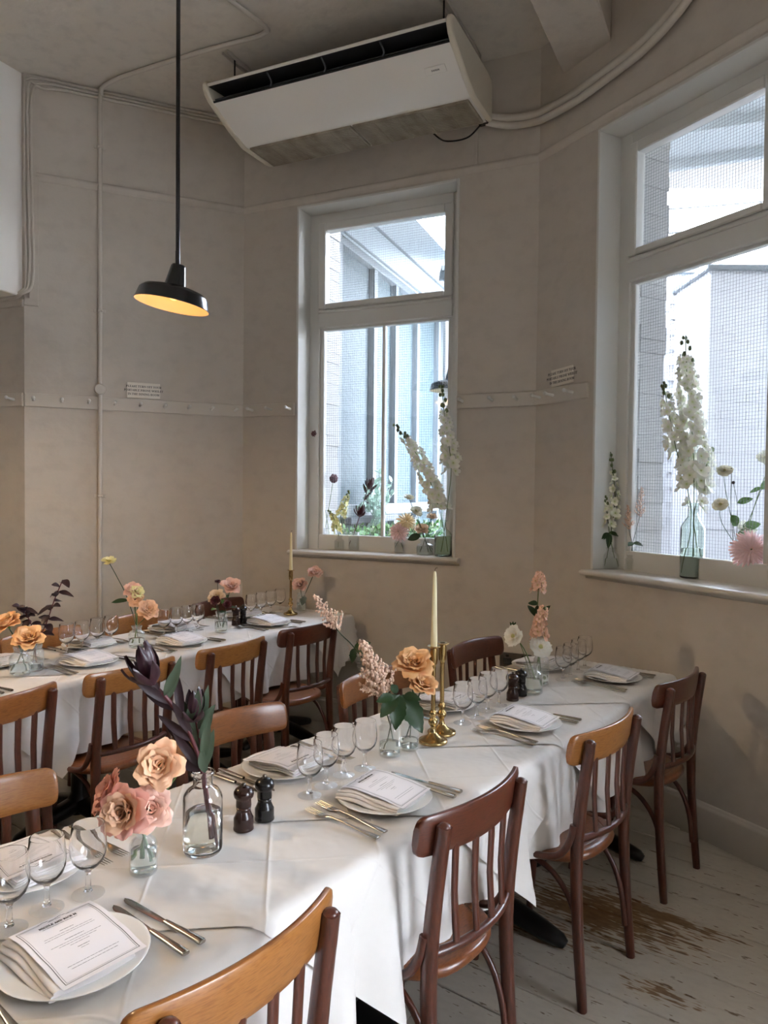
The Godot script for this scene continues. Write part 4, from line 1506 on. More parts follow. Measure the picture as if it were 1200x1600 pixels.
func _ready() -> void:
	rng.seed = 20
	# ---- camera, sky, exposure
	var cam := Camera3D.new()
	cam.name = "camera"
	add_child(cam)
	cam.position = Vector3(0, 1.6, 0)
	cam.rotation_degrees = Vector3(-1.6177, 0, 0.582)
	cam.fov = 68.498
	cam.near = 0.05
	cam.current = true
	var sky_mat := ProceduralSkyMaterial.new()
	sky_mat.sky_top_color = Color(0.86, 0.91, 1.0)
	sky_mat.sky_horizon_color = Color(0.95, 0.97, 1.0)
	sky_mat.sky_curve = 0.2
	sky_mat.ground_horizon_color = Color(0.6, 0.6, 0.6)
	sky_mat.ground_bottom_color = Color(0.4, 0.4, 0.4)
	sky_mat.sun_angle_max = 0.0
	sky_mat.energy_multiplier = 10.5
	var sky := Sky.new()
	sky.sky_material = sky_mat
	var we := WorldEnvironment.new()
	we.name = "environment"
	var env := Environment.new()
	env.background_mode = Environment.BG_SKY
	env.sky = sky
	env.tonemap_mode = Environment.TONE_MAPPER_LINEAR
	env.tonemap_exposure = 4.0
	env.sdfgi_enabled = true
	env.ssao_enabled = true
	env.ssil_enabled = true
	we.environment = env
	add_child(we)

	# ---- materials
	paint("wallpaint", hx("c9c1b6"), 0.62, 0.2, 0.7)
	paint("ceilingpaint", hx("dad3c8"), 0.8, 0.2, 0.8)
	mat("bulkpaint", hx("f0ede8"), 0.5)
	mat("panelling", hx("4a3a2e"), 0.5)
	mat("trimpaint", hx("cdc6bb"), 0.45)
	mat("sillpaint", hx("d2cdc4"), 0.35)
	mat("gloss", hx("dadad5"), 0.28)
	mat("signpaint", hx("e8e2d6"), 0.5)
	mat("ink", hx("2b2926"), 0.7)
	mat("gap", hx("2a231c"), 0.9)
	mat("wire", hx("6f7478"), 0.5)
	mat("grey", hx("777b80"), 0.6)
	mat("paving", hx("dad7cf"), 0.9)
	mat("outbrick", hx("ced0d4"), 0.7)
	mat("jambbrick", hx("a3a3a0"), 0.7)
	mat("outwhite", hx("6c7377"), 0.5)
	mat("soffit", hx("c6ced2"), 0.7)
	mat("slate", hx("4a5054"), 0.6)
	mat("outstem", hx("8c9c90"), 0.6)
	paint("bluewall", hx("38494e"), 0.6, 0.6, 0.8, 0.03)
	pane("pane", Color(1, 1, 1, 0.03))
	mat("acpaint", hx("f0ece4"), 0.14)
	mat("accap", hx("d8d0bd"), 0.35)
	mat("acdark", hx("22262b"), 0.5)
	mat("acvane", hx("3c4248"), 0.45)
	var gm := mat("acgrille", Color.WHITE, 0.6)
	var gt := noise_tex(0.02, 256, 4, 9)
	gt.color_ramp = ramp([hx("857b6b"), hx("a49a89"), hx("b5ac9c")])
	gm.albedo_texture = gt
	gm.uv1_triplanar = true
	gm.uv1_scale = Vector3(1.5, 1.5, 1.5)
	mat("darkmetal", hx("34322f"), 0.5, 0.6)
	mat("enamel", hx("17181a"), 0.22)
	mat("enamel_inside", hx("f6e6c6"), 0.35)
	var bu := mat("bulb", hx("ffe2b0"), 0.4)
	bu.emission_enabled = true
	bu.emission = hx("ffb45c")
	bu.emission_energy_multiplier = 1.0
	wood("wood_up", hx("371a0e"), hx("56291a"), Vector3(14, 1.6, 14), 0.34)
	wood("wood_seat", hx("5a301a"), hx("7d4722"), Vector3(2.2, 6, 9), 0.32)
	wood("rail_dark", hx("401d12"), hx("5c2e1c"), Vector3(1.6, 12, 12), 0.3)
	wood("rail_amber", hx("7c4c22"), hx("9d6834"), Vector3(1.6, 12, 12), 0.3)
	wood("rail_brown", hx("643719"), hx("835026"), Vector3(1.6, 12, 12), 0.3)
	mat("iron", hx("121212"), 0.35, 0.2)
	var ln := mat("linen", hx("d9d5cf"), 0.72)
	ln.rim_enabled = true
	ln.rim = 0.15
	ln.heightmap_enabled = true
	ln.heightmap_texture = noise_tex(0.012, 512, 3, 21)
	ln.heightmap_scale = 0.35
	ln.uv1_scale = Vector3(1.3, 1.3, 1)
	mat("napkin", hx("efebe7"), 0.8)
	mat("paper", hx("f0edee"), 0.6)
	mat("china", hx("f1f0ec"), 0.12)
	mat("steel", hx("b9b6b0"), 0.2, 1.0)
	mat("darksteel", hx("6a655f"), 0.3, 1.0)
	mat("brass", hx("b59b68"), 0.24, 1.0)
	mat("wax", hx("e8dfb6"), 0.5)
	mat("wick", hx("4a443a"), 0.9)
	mat("mill_brown", hx("2b1712"), 0.25)
	mat("mill_black", hx("151414"), 0.25)
	pane("thinglass", Color(0.8, 0.83, 0.83, 0.09))
	pane("vaseglass", Color(0.8, 0.85, 0.83, 0.10))
	glass("clearglass", Color(1, 1, 1))
	glass("greenglass", Color(0.95, 0.985, 0.965))
	glass("water", Color(0.97, 1.0, 0.98), 0.033)
	glass("greenwater", Color(0.86, 0.94, 0.88), 0.033)
	mat("stem_green", hx("5c7340"), 0.5)
	mat("stem_dark", hx("33452c"), 0.5)
	mat("stem_red", hx("5a2026"), 0.5)
	vmat("leaf_dark", hx("23401f"), 0.4, 0.15)
	vmat("leaf_mid", hx("527a36"), 0.45, 0.3)
	vmat("leaf_grey", hx("4b5a47"), 0.45, 0.15)
	vmat("leaf_plum", hx("2c1a20"), 0.4, 0.1)
	vmat("bract_plum", hx("3f1f2c"), 0.35, 0.15)
	vmat("bract_wine", hx("4b1320"), 0.4, 0.25)
	vmat("bud_green", hx("6f7f56"), 0.5, 0.2)
	vmat("maroon", hx("5a2431"), 0.6, 0.1)
	vmat("flower_eye", hx("c9c98a"), 0.6)
	vmat("rose_peach", hx("f7c8a2"), 0.5, 0.35)
	vmat("rose_pink", hx("ecb0a0"), 0.5, 0.35)
	vmat("rose_antique", hx("e6bb9c"), 0.5, 0.35)
	vmat("rose_apricot", hx("f7c792"), 0.5, 0.35)
	vmat("rose_blush", hx("f2c8b6"), 0.5, 0.35)
	vmat("rose_cream", hx("f3dcc0"), 0.5, 0.35)
	vmat("petal_yellow", hx("f0ebb4"), 0.5, 0.4)
	vmat("petal_white", hx("f8f7ee"), 0.5, 0.5)
	vmat("petal_greenish", hx("f5f5e4"), 0.5, 0.5)
	vmat("dahlia_pink", hx("f6d6d5"), 0.5, 0.4)
	vmat("dahlia_cream", hx("f2dcae"), 0.5, 0.4)
	vmat("stock_peach", hx("ecc4ac"), 0.5, 0.35)
	vmat("astilbe", hx("efd0ba"), 0.95, 0.35).metallic_specular = 0.1
	prepare_flowers()

	# ---- the room
	var fb := frame(KX, Vector3(0.90497, 0, 0.42548))
	var fc := frame(KX, Vector3(0.47593, 0, 0.87948))
	var ab := KX + Vector3(-1.9376, 0, -0.9109)
	var fa := frame(ab, Vector3(0.91152, 0, -0.41125))
	var arris := fa * Vector3(-1.43, 0, 0)
	var fd := frame(arris, Vector3(0.951, 0, 0.309))
	var ee := fc * Vector3(9.0, 0, 0)
	var wp: Material = mats["wallpaint"]
	wall("wall_back", fb, -2.141 - 0.12, 0.12, [[-1.68, -0.515, 1.15, 3.55]], wp)
	wall("wall_right", fc, -0.12, 9.3, [[0.5, 2.36, 1.15, 3.55], [5.0, 8.9, 0.6, 4.1]], wp)
	wall("wall_left", fa, -1.43, 0.12, [], wp)
	wall("wall_far_left", fd, -3.9, 0.0, [], wp)
	var lf := frame(Vector3(-6, 0, 4.3), Vector3(0, 0, -1))
	wall("wall_side", lf, -0.3, 10.5, [], mats["panelling"])
	var gf := frame(ee, Vector3(-6, 0, 4.3) - ee)
	wall("wall_front", gf, -0.3, 11.6, [], mats["panelling"])
	var poly := PackedVector2Array()
	for q in [fb.origin, ab, arris, fd * Vector3(-3.85, 0, 0), Vector3(-6, 0, 4.3), ee]:
		poly.append(Vector2(q.x, q.z))
	build_floor(poly)
	var b := MB.new()
	b.block(Vector3(-6.4, 4.245, -6.6), Vector3(5.8, 4.5, 4.7))
	struct("ceiling", b, mats["ceilingpaint"])
	b = MB.new()
	b.block(Vector3(0, 4.0, -0.3), Vector3(5.5, 4.25, 0.0), frame(Vector3(1.01, 0, -4.4) + Vector3(0.05, 0, -0.1), Vector3(-0.44, 0, 0.898)), 0.006)
	struct("ceiling_beam", b, wp)
	b = MB.new()
	b.block(Vector3(-0.6, 2.83, -1.2), Vector3(5.5, 4.25, 0.0), frame(Vector3(-2.352, 0, -4.868), Vector3(-0.44, 0, 0.898)) * Transform3D(Basis(UP, PI), Vector3.ZERO) * Transform3D(Basis(), Vector3(-4.9, 0, 0)), 0.006)
	struct("bulkhead", b, mats["bulkpaint"])
	# skirting, picture rail and the flat bands of the walls
	var skirt := [Vector2(0, -0.02), Vector2(0.022, -0.02), Vector2(0.022, 0.142), Vector2(0.019, 0.15), Vector2(0.013, 0.155), Vector2(0.012, 0.163), Vector2(0.006, 0.168), Vector2(0, 0.168)]
	var rail := [Vector2(0, 3.575), Vector2(0.006, 3.578), Vector2(0.008, 3.592), Vector2(0.018, 3.602), Vector2(0.021, 3.612), Vector2(0.016, 3.622), Vector2(0.008, 3.626), Vector2(0, 3.63)]
	for w in [["left", fa, -1.43, 0.02], ["back", fb, -2.16, 0.0], ["right", fc, 0.0, 9.0], ["far_left", fd, -3.85, 0.02]]:
		b = MB.new()
		strip(b, w[1], skirt, w[2], w[3])
		struct("baseboard_" + w[0], b, mats["trimpaint"])
	var n := 1
	for w in [[fa, -1.36, 0.01], [fb, -2.15, 0.005], [fc, -0.005, 9.0]]:
		b = MB.new()
		strip(b, w[0], rail, w[1], w[2])
		struct("trim_%d" % n, b, wp)
		n += 1
	b = MB.new()                                        # batten framing the cable corner by the arris, and a short one under the pipes
	b.block(Vector3(-1.40, 2.80, 0.0), Vector3(-1.345, 3.6, 0.012), fa, 0.003)
	b.block(Vector3(-1.43, 2.77, 0.0), Vector3(-1.345, 2.82, 0.014), fa, 0.003)
	struct("trim_4", b, wp)
	b = MB.new()
	b.block(Vector3(-0.405, 3.62, 0.0), Vector3(-0.385, 3.95, 0.01), fb, 0.003)
	struct("trim_5", b, wp)
	b = MB.new()
	b.block(Vector3(-1.2, 2.76, 0.0), Vector3(0.0, 2.81, 0.016), fd, 0.003)
	struct("trim_6", b, wp)
	window("window_1", fb, -1.68, -0.515, [-1.098], [[-1.566, -0.629]])
	window("window_2", fc, 0.5, 2.36, [], [[0.612, 1.395], [1.465, 2.248]])
	big_window("window_3", fc, 5.0, 8.9)
	surroundings(fb, fc)

	# ---- fixtures on walls and ceiling
	peg_rail("white peg rail of nine turned pegs across the left wall behind the pipe", fa, -1.43, 0.0, [-1.377, -1.208, -1.044, -0.882, -0.717, -0.555, -0.393, -0.232, -0.063])
	peg_rail("short white peg rail of three pegs between the left corner and the left window", fb, -2.141, -1.70, [-2.048, -1.89, -1.731])
	peg_rail("plain white peg rail between the left window and the wall bend", fb, -0.50, 0.0, [-0.462, -0.27, -0.115])
	peg_rail("white peg rail below the notice, ending beside the right window", fc, 0.0, 0.452, [0.056, 0.172, 0.334])
	peg_rail("white peg rail at the far left edge, beyond the wall corner", fd, -0.9, 0.0, [-0.07, -0.33, -0.6])
	sign_plate("small white notice on left wall asking guests to turn off phones", fa, -0.692, 2.268, 0.218, 0.106, 0.0)
	sign_plate("small tilted white notice resting on the peg rail beside right window", fc, 0.236, 2.268, 0.18, 0.098, 0.05)
	var so := thing("double_socket", "dark metal double socket low on the wall behind the far flowers", "socket", fb * Vector3(-0.10, 0.565, 0))
	so.basis = fb.basis
	b = MB.new()
	b.block(Vector3(-0.1, -0.045, 0), Vector3(0.1, 0.045, 0.012), Transform3D(), 0.004)
	part(so, "faceplate", b, mats["darksteel"])
	for k in 2:
		b = MB.new()
		b.block(Vector3(-0.075 + 0.1 * k, -0.03, 0.011), Vector3(-0.025 + 0.1 * k, 0.012, 0.014), Transform3D(), 0.002)
		part(so, "outlet", b, mats["enamel"])
		b = MB.new()
		b.block(Vector3(-0.06 + 0.1 * k, 0.02, 0.011), Vector3(-0.04 + 0.1 * k, 0.034, 0.016), Transform3D(), 0.002)
		part(so, "switch", b, mats["enamel"])
	# conduit up the left wall and across the ceiling
	var cd := thing("conduit_pipe", "white conduit pipe running up the left wall and across the ceiling", "pipe", fa * Vector3(-0.972, 0, 0))
	b = MB.new()
	var c0 := cd.position
	b.tube(bend([fa * Vector3(-0.978, 0.0, 0.016), fa * Vector3(-0.976, 1.0, 0.016), fa * Vector3(-0.973, 2.4, 0.016), fa * Vector3(-0.970, 4.1, 0.016), fa * Vector3(-0.965, 4.2, 0.03), fa * Vector3(-0.945, 4.228, 0.10), Vector3(-1.612, 4.224, -4.83), Vector3(-1.057, 4.224, -4.56), Vector3(-0.80, 4.224, -4.452), Vector3(-0.715, 4.224, -4.40), Vector3(-0.703, 4.224, -4.34), Vector3(-0.86, 4.224, -4.1), Vector3(-1.9, 4.224, -2.5)], 8), PackedFloat32Array([0.0135]), 10)
	wpart(cd, "pipe", b, mats["trimpaint"])
	b = MB.new()
	var rose_f := fa * Transform3D(Basis(Vector3.RIGHT, PI / 2), Vector3(-0.974, 2.258, 0.0))
	b.lathe(PackedVector2Array([Vector2(0, 0.04), Vector2(0.03, 0.04), Vector2(0.036, 0.036), Vector2(0.037, 0.0)]), 24, rose_f)
	wpart(cd, "junction_box", b, mats["trimpaint"])
	for y in [1.545, 2.78, 3.86]:
		b = MB.new()
		b.block(Vector3(-1.012, y - 0.011, 0), Vector3(-0.936, y + 0.011, 0.006), fa, 0.002)
		b.block(Vector3(-0.993, y - 0.011, 0.0), Vector3(-0.953, y + 0.011, 0.032), fa, 0.008)
		wpart(cd, "saddle_clip", b, mats["trimpaint"])
	# cables bundled by the bulkhead
	for k in 3:
		var x := -1.425 + 0.022 * k
		b = MB.new()
		var top := [fa * Vector3(x, 4.13 - 0.01 * k, 0.012), fa * Vector3(x + 0.02 + 0.03 * k, 4.205 - 0.02 * k, 0.012), fa * Vector3(x + 0.12 + 0.03 * k, 4.225 - 0.022 * k, 0.012), fa * Vector3(-0.95, 4.225 - 0.022 * k, 0.012), fa * Vector3(0.0, 4.225 - 0.022 * k, 0.012)]
		top.reverse()
		var pts := top + [fa * Vector3(x, 3.5, 0.012), fa * Vector3(x + 0.004, 2.95, 0.013), arris + Vector3(0.0, 2.86 - 0.012 * k, 0.03), fd * Vector3(-0.15, 2.835 - 0.014 * k, 0.02), fd * Vector3(-0.8, 2.825 - 0.014 * k, 0.02)]
		b.tube(bend(pts, 8), PackedFloat32Array([0.0075 + 0.001 * k]), 8)
		single("surface_cable", b, mats["trimpaint"], ["outermost white cable running down the far left wall corner", "middle white cable of three running down the far left corner", "innermost white cable, curving onto the left wall below the ceiling"][k], "cable", "cables by the left wall corner", arris)
	air_conditioner(fb)
	# lagged pipes from the air conditioner along the right wall
	for k in 2:
		b = MB.new()
		var o := 0.045 * k
		b.tube(bend([fb * Vector3(-0.30, 3.845 - o * 0.6, 0.12), fb * Vector3(-0.18, 3.845 - o, 0.055), fb * Vector3(-0.03, 3.84 - o, 0.045), fc * Vector3(0.12, 3.825 - o, 0.045), fc * Vector3(0.35, 3.815 - o, 0.04), fc * Vector3(0.62, 3.83 - o, 0.04), fc * Vector3(0.82, 3.85 - o, 0.04), fc * Vector3(1.0, 3.905 - o, 0.04), fc * Vector3(1.15, 4.0 - o, 0.04), fc * Vector3(1.3, 4.2 - o, 0.04), fc * Vector3(1.34, 4.4, 0.04)], 8), PackedFloat32Array([0.024 - 0.003 * k]), 12)
		single("lagged_pipe", b, mats["trimpaint"], ["upper thick white lagged pipe curving from the air conditioner along the right wall", "lower white lagged pipe curving from the air conditioner along the right wall"][k], "pipe", "lagged air conditioning pipes", fc * Vector3(0.3, 3.8, 0))
	b = MB.new()
	b.tube(bend([fb * Vector3(-0.62, 3.79, 0.17), fb * Vector3(-0.55, 3.742, 0.14), fb * Vector3(-0.42, 3.745, 0.12), fb * Vector3(-0.33, 3.80, 0.13), fb * Vector3(-0.29, 3.83, 0.14)], 8), PackedFloat32Array([0.005]), 8)
	b.block(Vector3(-0.345, 3.80, 0.1), Vector3(-0.28, 3.835, 0.16), fb, 0.006)
	single("drooping_cable", b, mats["enamel"], "thin black cable drooping under the air conditioner's right end", "cable", "", fb * Vector3(-0.45, 3.76, 0.13))
	pendant("black enamel pendant lamp glowing orange above the rear table", Vector3(-1.0321, 2.5043, -3.7500), 4.245, -0.17, 0.009, 0.89, Color(1.0, 0.70, 0.42))
	pendant("black enamel pendant lamp of the rear row, left of the picture", on_rear(0.9, -3.25, 2.62), 4.245, 0.0, 0.36, 1.0, Color(1.0, 0.86, 0.68))
	pendant("black enamel pendant lamp of the front row, beside the camera", on_main(0.05, -1.42, 2.62), 4.245, 0.0, 0.03, 1.0, Color(1.0, 0.86, 0.68))

	# ---- tables and cloths
	for k in 4:
		pedestal_table(["nearest pedestal table of the front row, mostly below the frame", "second pedestal table of the front row from the camera", "third front-row pedestal table, black foot beside the middle right chair", "farthest pedestal table of the front row, by the wall"][k], on_main(0.86 + 0.79 * k, -1.42, 0), turn_of(MAIN))
		pedestal_table(["rear-row pedestal table at the left edge of the picture", "second pedestal table of the rear row from the left", "third pedestal table of the rear row from the left", "farthest rear-row pedestal table, black column near the left window"][k], on_rear(1.585 + 0.767 * k, -3.25, 0), turn_of(REAR), Vector3(0.96, 1.045, 0.96))
	var mf := Transform3D(Basis(UP, turn_of(MAIN)), Vector3.ZERO)
	var rf := Transform3D(Basis(UP, turn_of(REAR)).scaled_local(Vector3(0.96, 1, 0.96)), UP * 0.034)
	var mlo := Vector2(0.46, -1.775)
	var mhi := Vector2(3.635, -1.065)
	var rlo := Vector2(1.2, -3.605)
	var rhi := Vector2(4.27, -2.895)
	cloth("white under-cloth covering the whole front row of tables", mf, mlo, mhi, (mlo + mhi) / 2, Vector2(3.75, 1.33), 0.0, 0, 0.16, 0.4, [], 0.022, "tablecloth", "under-cloths")
	cloth("white under-cloth covering the whole rear row of tables", rf, rlo, rhi, (rlo + rhi) / 2, Vector2(3.60, 1.31), 0.0, 0, 0.16, 2.4, [], 0.025, "tablecloth", "under-cloths")
	var names := ["white cloth laid cornerwise at the near end of the front table", "white cornerwise cloth beside the pepper mills, corner hanging right of the nearest chair", "white cornerwise cloth under the two candlesticks on the front table", "white cornerwise cloth under the far pepper mills of the front table", "white cornerwise cloth at the far wall end of the front table"]
	var k2 := 0
	for u in [0.68, 1.358, 2.0, 2.72, 3.36]:
		cloth(names[k2], mf, mlo, mhi, Vector2(u, -1.42), Vector2(1.02, 1.02), PI / 4, 1, 0.13, u * 3.0, [-0.255, 0.0, 0.255], 0.02, "table_topper", "cloths laid cornerwise")
		k2 += 1
	names = ["white cornerwise cloth at the left frame edge of the rear table", "white cornerwise rear cloth, corner hanging beside the second near-side chair", "white cornerwise rear cloth under the lisianthus vase", "white cornerwise rear cloth, corner hanging between the last two near-side chairs", "white cornerwise cloth over the far end of the rear table"]
	k2 = 0
	for u in [1.32, 1.96, 2.58, 3.2, 4.03]:
		cloth(names[k2], rf, rlo, rhi, Vector2(u, -3.25), Vector2(1.02, 1.02), PI / 4, 1, 0.13, u * 3.0, [-0.255, 0.0, 0.255], 0.025, "table_topper", "cloths laid cornerwise")
		k2 += 1

	# ---- chairs: [rail, row heading, along, across of the seat, extra turn, facing away?, label]
	var tm := turn_of(MAIN)
	var tr := turn_of(REAR)
	var kinds := {}
	for c in [
		["rail_amber", 0, 0.815, -1.10, 0.03, 0.0, "amber-railed wooden chair cut by the bottom edge, nearest the camera"],
		["rail_dark", 0, 1.605, -1.135, -0.02, 0.0, "dark red-brown wooden chair, second from the camera on the front table's right"],
		["rail_amber", 0, 2.375, -1.10, -0.05, 0.0, "wooden chair with worn amber rail, third along the front table's right side"],
		["rail_dark", 0, 3.165, -1.10, -0.06, 0.0, "dark wooden chair nearest the skirting board on the right"],
		["rail_amber", 0, 0.80, -1.72, 0.0, PI, "amber-railed wooden chair at the lower left edge beyond the wine glasses"],
		["rail_brown", 0, 1.62, -1.715, -0.05, PI, "brown wooden chair behind the tall dark-leaved bottle on the front table"],
		["rail_brown", 0, 2.375, -1.70, 0.0, PI, "brown wooden chair behind the peach roses and the astilbe"],
		["rail_dark", 0, 3.19, -1.72, -0.03, PI, "dark brown wooden chair by the wall socket, far left side of front table"],
		["rail_brown", 1, 1.60, -2.86, 0.06, 0.0, "brown wooden chair cut by the left edge, near side of rear table"],
		["rail_amber", 1, 2.20, -2.845, -0.03, 0.0, "amber-railed wooden chair, its slats seen left of the dark-leaved bottle"],
		["rail_amber", 1, 2.80, -2.82, -0.02, 0.0, "wooden chair with golden rail in the middle of the rear table's near side"],
		["rail_dark", 1, 3.43, -2.82, -0.08, 0.0, "dark wooden chair at the rear table's far end, below the left window"],
		["rail_amber", 1, 1.80, -3.50, 0.0, PI, "wooden chair behind the orange roses at the far left edge"],
		["rail_amber", 1, 2.42, -3.47, 0.0, PI, "wooden chair behind the dark purple-leaved twigs on the rear table"],
		["rail_amber", 1, 3.06, -3.48, 0.0, PI, "golden wooden chair behind the lisianthus, far side of the rear table"],
		["rail_dark", 1, 3.80, -3.53, 0.0, PI, "dark red wooden chair behind the pink roses near the room corner"],
	]:
		var at: Vector3 = on_main(c[2], c[3], 0) if c[1] == 0 else on_rear(c[2], c[3], 0)
		var turn: float = (tm if c[1] == 0 else tr) + c[4] + c[5]
		if not kinds.has(c[0]):
			var ch := make_chair(mats[c[0]], c[6])
			ch.position = at
			ch.rotation.y = turn
			kinds[c[0]] = ch
		else:
			dup(kinds[c[0]], at, turn, c[6])

	# ---- place settings: [row, along, across, facing, where]
	var plate: Node3D
	var napkin: Node3D
	var menu: Node3D
	var knife: Node3D
	var fork: Node3D
	var first := true
	for s in [
		[0, 0.705, -1.238, 0.0, "at the nearest place, lower left corner of the picture", 2, -0.03],
		[0, 1.605, -1.238, 0.0, "at the place before the dark second chair on the right", 2, 0.1],
		[0, 2.455, -1.25, 0.0, "at the place before the third chair on the right", 2, 0.05],
		[0, 3.32, -1.26, 0.0, "at the last place on the right, by the wall", 2, 0.03],
		[0, 0.80, -1.615, PI, "at the left edge place behind the nearest wine glasses", 2, 0.0],
		[0, 1.60, -1.615, PI, "at the left-side place behind the nearer pepper mills", 2, 0.0],
		[0, 2.46, -1.615, PI, "at the left-side place behind the brass candlestick", 2, 0.05],
		[0, 3.31, -1.62, PI, "at the last left-side place, behind the white scabious", 2, 0.0],
		[1, 1.62, -3.07, 0.0, "on the rear table at the left frame edge", 1, 0.0],
		[1, 2.30, -3.10, 0.0, "on the rear table, near side, beside the orange roses", 2, 0.0],
		[1, 2.88, -3.09, 0.0, "on the rear table, near side, right of the lisianthus", 2, 0.0],
		[1, 3.60, -3.09, 0.0, "on the rear table, near side, below the brass candlestick", 2, 0.0],
		[1, 2.03, -3.43, PI, "on the rear table, far side, behind the orange roses", 2, 0.0],
		[1, 2.55, -3.44, PI, "on the rear table, far side, behind the left wine glasses", 2, 0.0],
		[1, 3.12, -3.44, PI, "on the rear table, far side, behind the middle wine glasses", 2, 0.0],
		[1, 3.72, -3.44, PI, "on the rear table, far side, behind the right wine glasses", 2, 0.0],
	]:
		var at: Vector3 = on_main(s[1], s[2]) if s[0] == 0 else on_rear(s[1], s[2])
		var turn: float = (tm if s[0] == 0 else tr) + s[3]
		var x := Basis(UP, turn)
		if first:
			plate = make_plate()
			napkin = make_napkin()
			menu = make_menu()
			knife = make_knife()
			fork = make_fork()
		for it in [[plate, "white dinner plate ", "dinner plates", Vector3.ZERO, 0.0], [napkin, "folded cloth napkin ", "folded napkins", Vector3.ZERO, s[6]], [menu, "printed menu card ", "menu cards", Vector3(0.004, 0, 0.004), s[6] + 0.02], [knife, "outer steel knife ", "table knives", Vector3(0.172, 0, 0.015), 0.03], [knife, "inner steel knife ", "table knives", Vector3(0.137, 0, 0.02), -0.02], [fork, "inner steel fork ", "table forks", Vector3(-0.142, 0, 0.0), -0.08], [fork, "outer steel fork ", "table forks", Vector3(-0.184, 0, 0.006), -0.03]]:
			var o: Node3D = it[0]
			var label: String = it[1] + s[4]
			var p: Vector3 = at + x * (it[3] as Vector3)
			if first and not o.has_meta("group"):
				o.position = p
				o.rotation.y = turn + it[4]
				o.set_meta("label", label)
				o.set_meta("group", it[2])
			else:
				dup(o, p, turn + it[4], label, it[2])
		first = false

	# ---- glasses in fours along the middle
	var gl := make_glass()
	first = true
	for s in [
		[0, [[0.595, -1.43], [0.680, -1.425], [0.760, -1.437], [0.842, -1.424]], "beside the nearest menu"],
		[0, [[1.500, -1.418], [1.580, -1.43], [1.672, -1.443], [1.752, -1.428]], "between the nearer pepper mills and the roses"],
		[0, [[2.325, -1.437], [2.418, -1.432], [2.518, -1.445], [2.615, -1.45]], "right of the brass candlesticks"],
		[0, [[3.155, -1.425], [3.245, -1.43], [3.355, -1.44], [3.455, -1.45]], "at the far end of the front table"],
		[1, [[2.36, -3.36], [2.45, -3.36], [2.55, -3.37], [2.645, -3.38]], "on the rear table beside the orange roses"],
		[1, [[2.955, -3.315], [3.04, -3.31], [3.125, -3.31], [3.21, -3.31]], "on the rear table beside the lisianthus"],
		[1, [[3.70, -3.33], [3.81, -3.34], [3.92, -3.35], [4.03, -3.36]], "on the rear table before the candlestick"],
	]:
		for k in 4:
			var q: Array = s[1][k]
			var at: Vector3 = on_main(q[0], q[1]) if s[0] == 0 else on_rear(q[0], q[1])
			var label: String = "short-stemmed clear wine glass, " + ["nearest", "second", "third", "farthest"][k] + " of the four " + s[2]
			if first:
				gl.position = at
				tag(gl, label, "", "wine glasses")
				first = false
			else:
				dup(gl, at, 0.3 * k, label)

	# ---- mills, candlesticks
	var m1 := make_mill(mats["mill_brown"])
	m1.position = on_main(1.247, -1.403)
	tag(m1, "dark brown turned pepper mill, left of the nearer pair", "", "pepper and salt mills")
	var m2 := make_mill(mats["mill_black"])
	m2.position = on_main(1.318, -1.404)
	tag(m2, "black turned mill, right of the nearer pair", "", "pepper and salt mills")
	dup(m1, on_main(2.715, -1.443), 0.4, "dark brown turned mill of the far pair on the front table")
	dup(m2, on_main(2.80, -1.45), 0.4, "black turned mill of the far pair on the front table")
	dup(m1, on_rear(3.46, -3.24), 1.0, "dark mill of the rear table's pair, on the left")
	dup(m2, on_rear(3.525, -3.24), 1.0, "black mill of the rear table's pair, on the right")
	make_candlestick("slender brass candlestick with cream candle on the front table", on_main(2.085, -1.405), 0.325, 0.05)
	make_candle("tall cream taper candle with curled wick in the front brass candlestick", on_main(2.085, -1.405) + UP * 0.325, 0.252, 0.0112)
	make_candlestick("second brass candlestick, half hidden behind the one with candle", Vector3(0.2087, 0.7560, -2.6001), 0.318, 0.05)
	make_candlestick("thin brass candlestick at the rear table's far end", on_rear(3.967, -3.216), 0.29, 0.046)
	make_candle("cream taper candle in the rear table's brass candlestick", on_rear(3.967, -3.216) + UP * 0.29, 0.245, 0.011)
	table_flowers()
	sill_flowers()

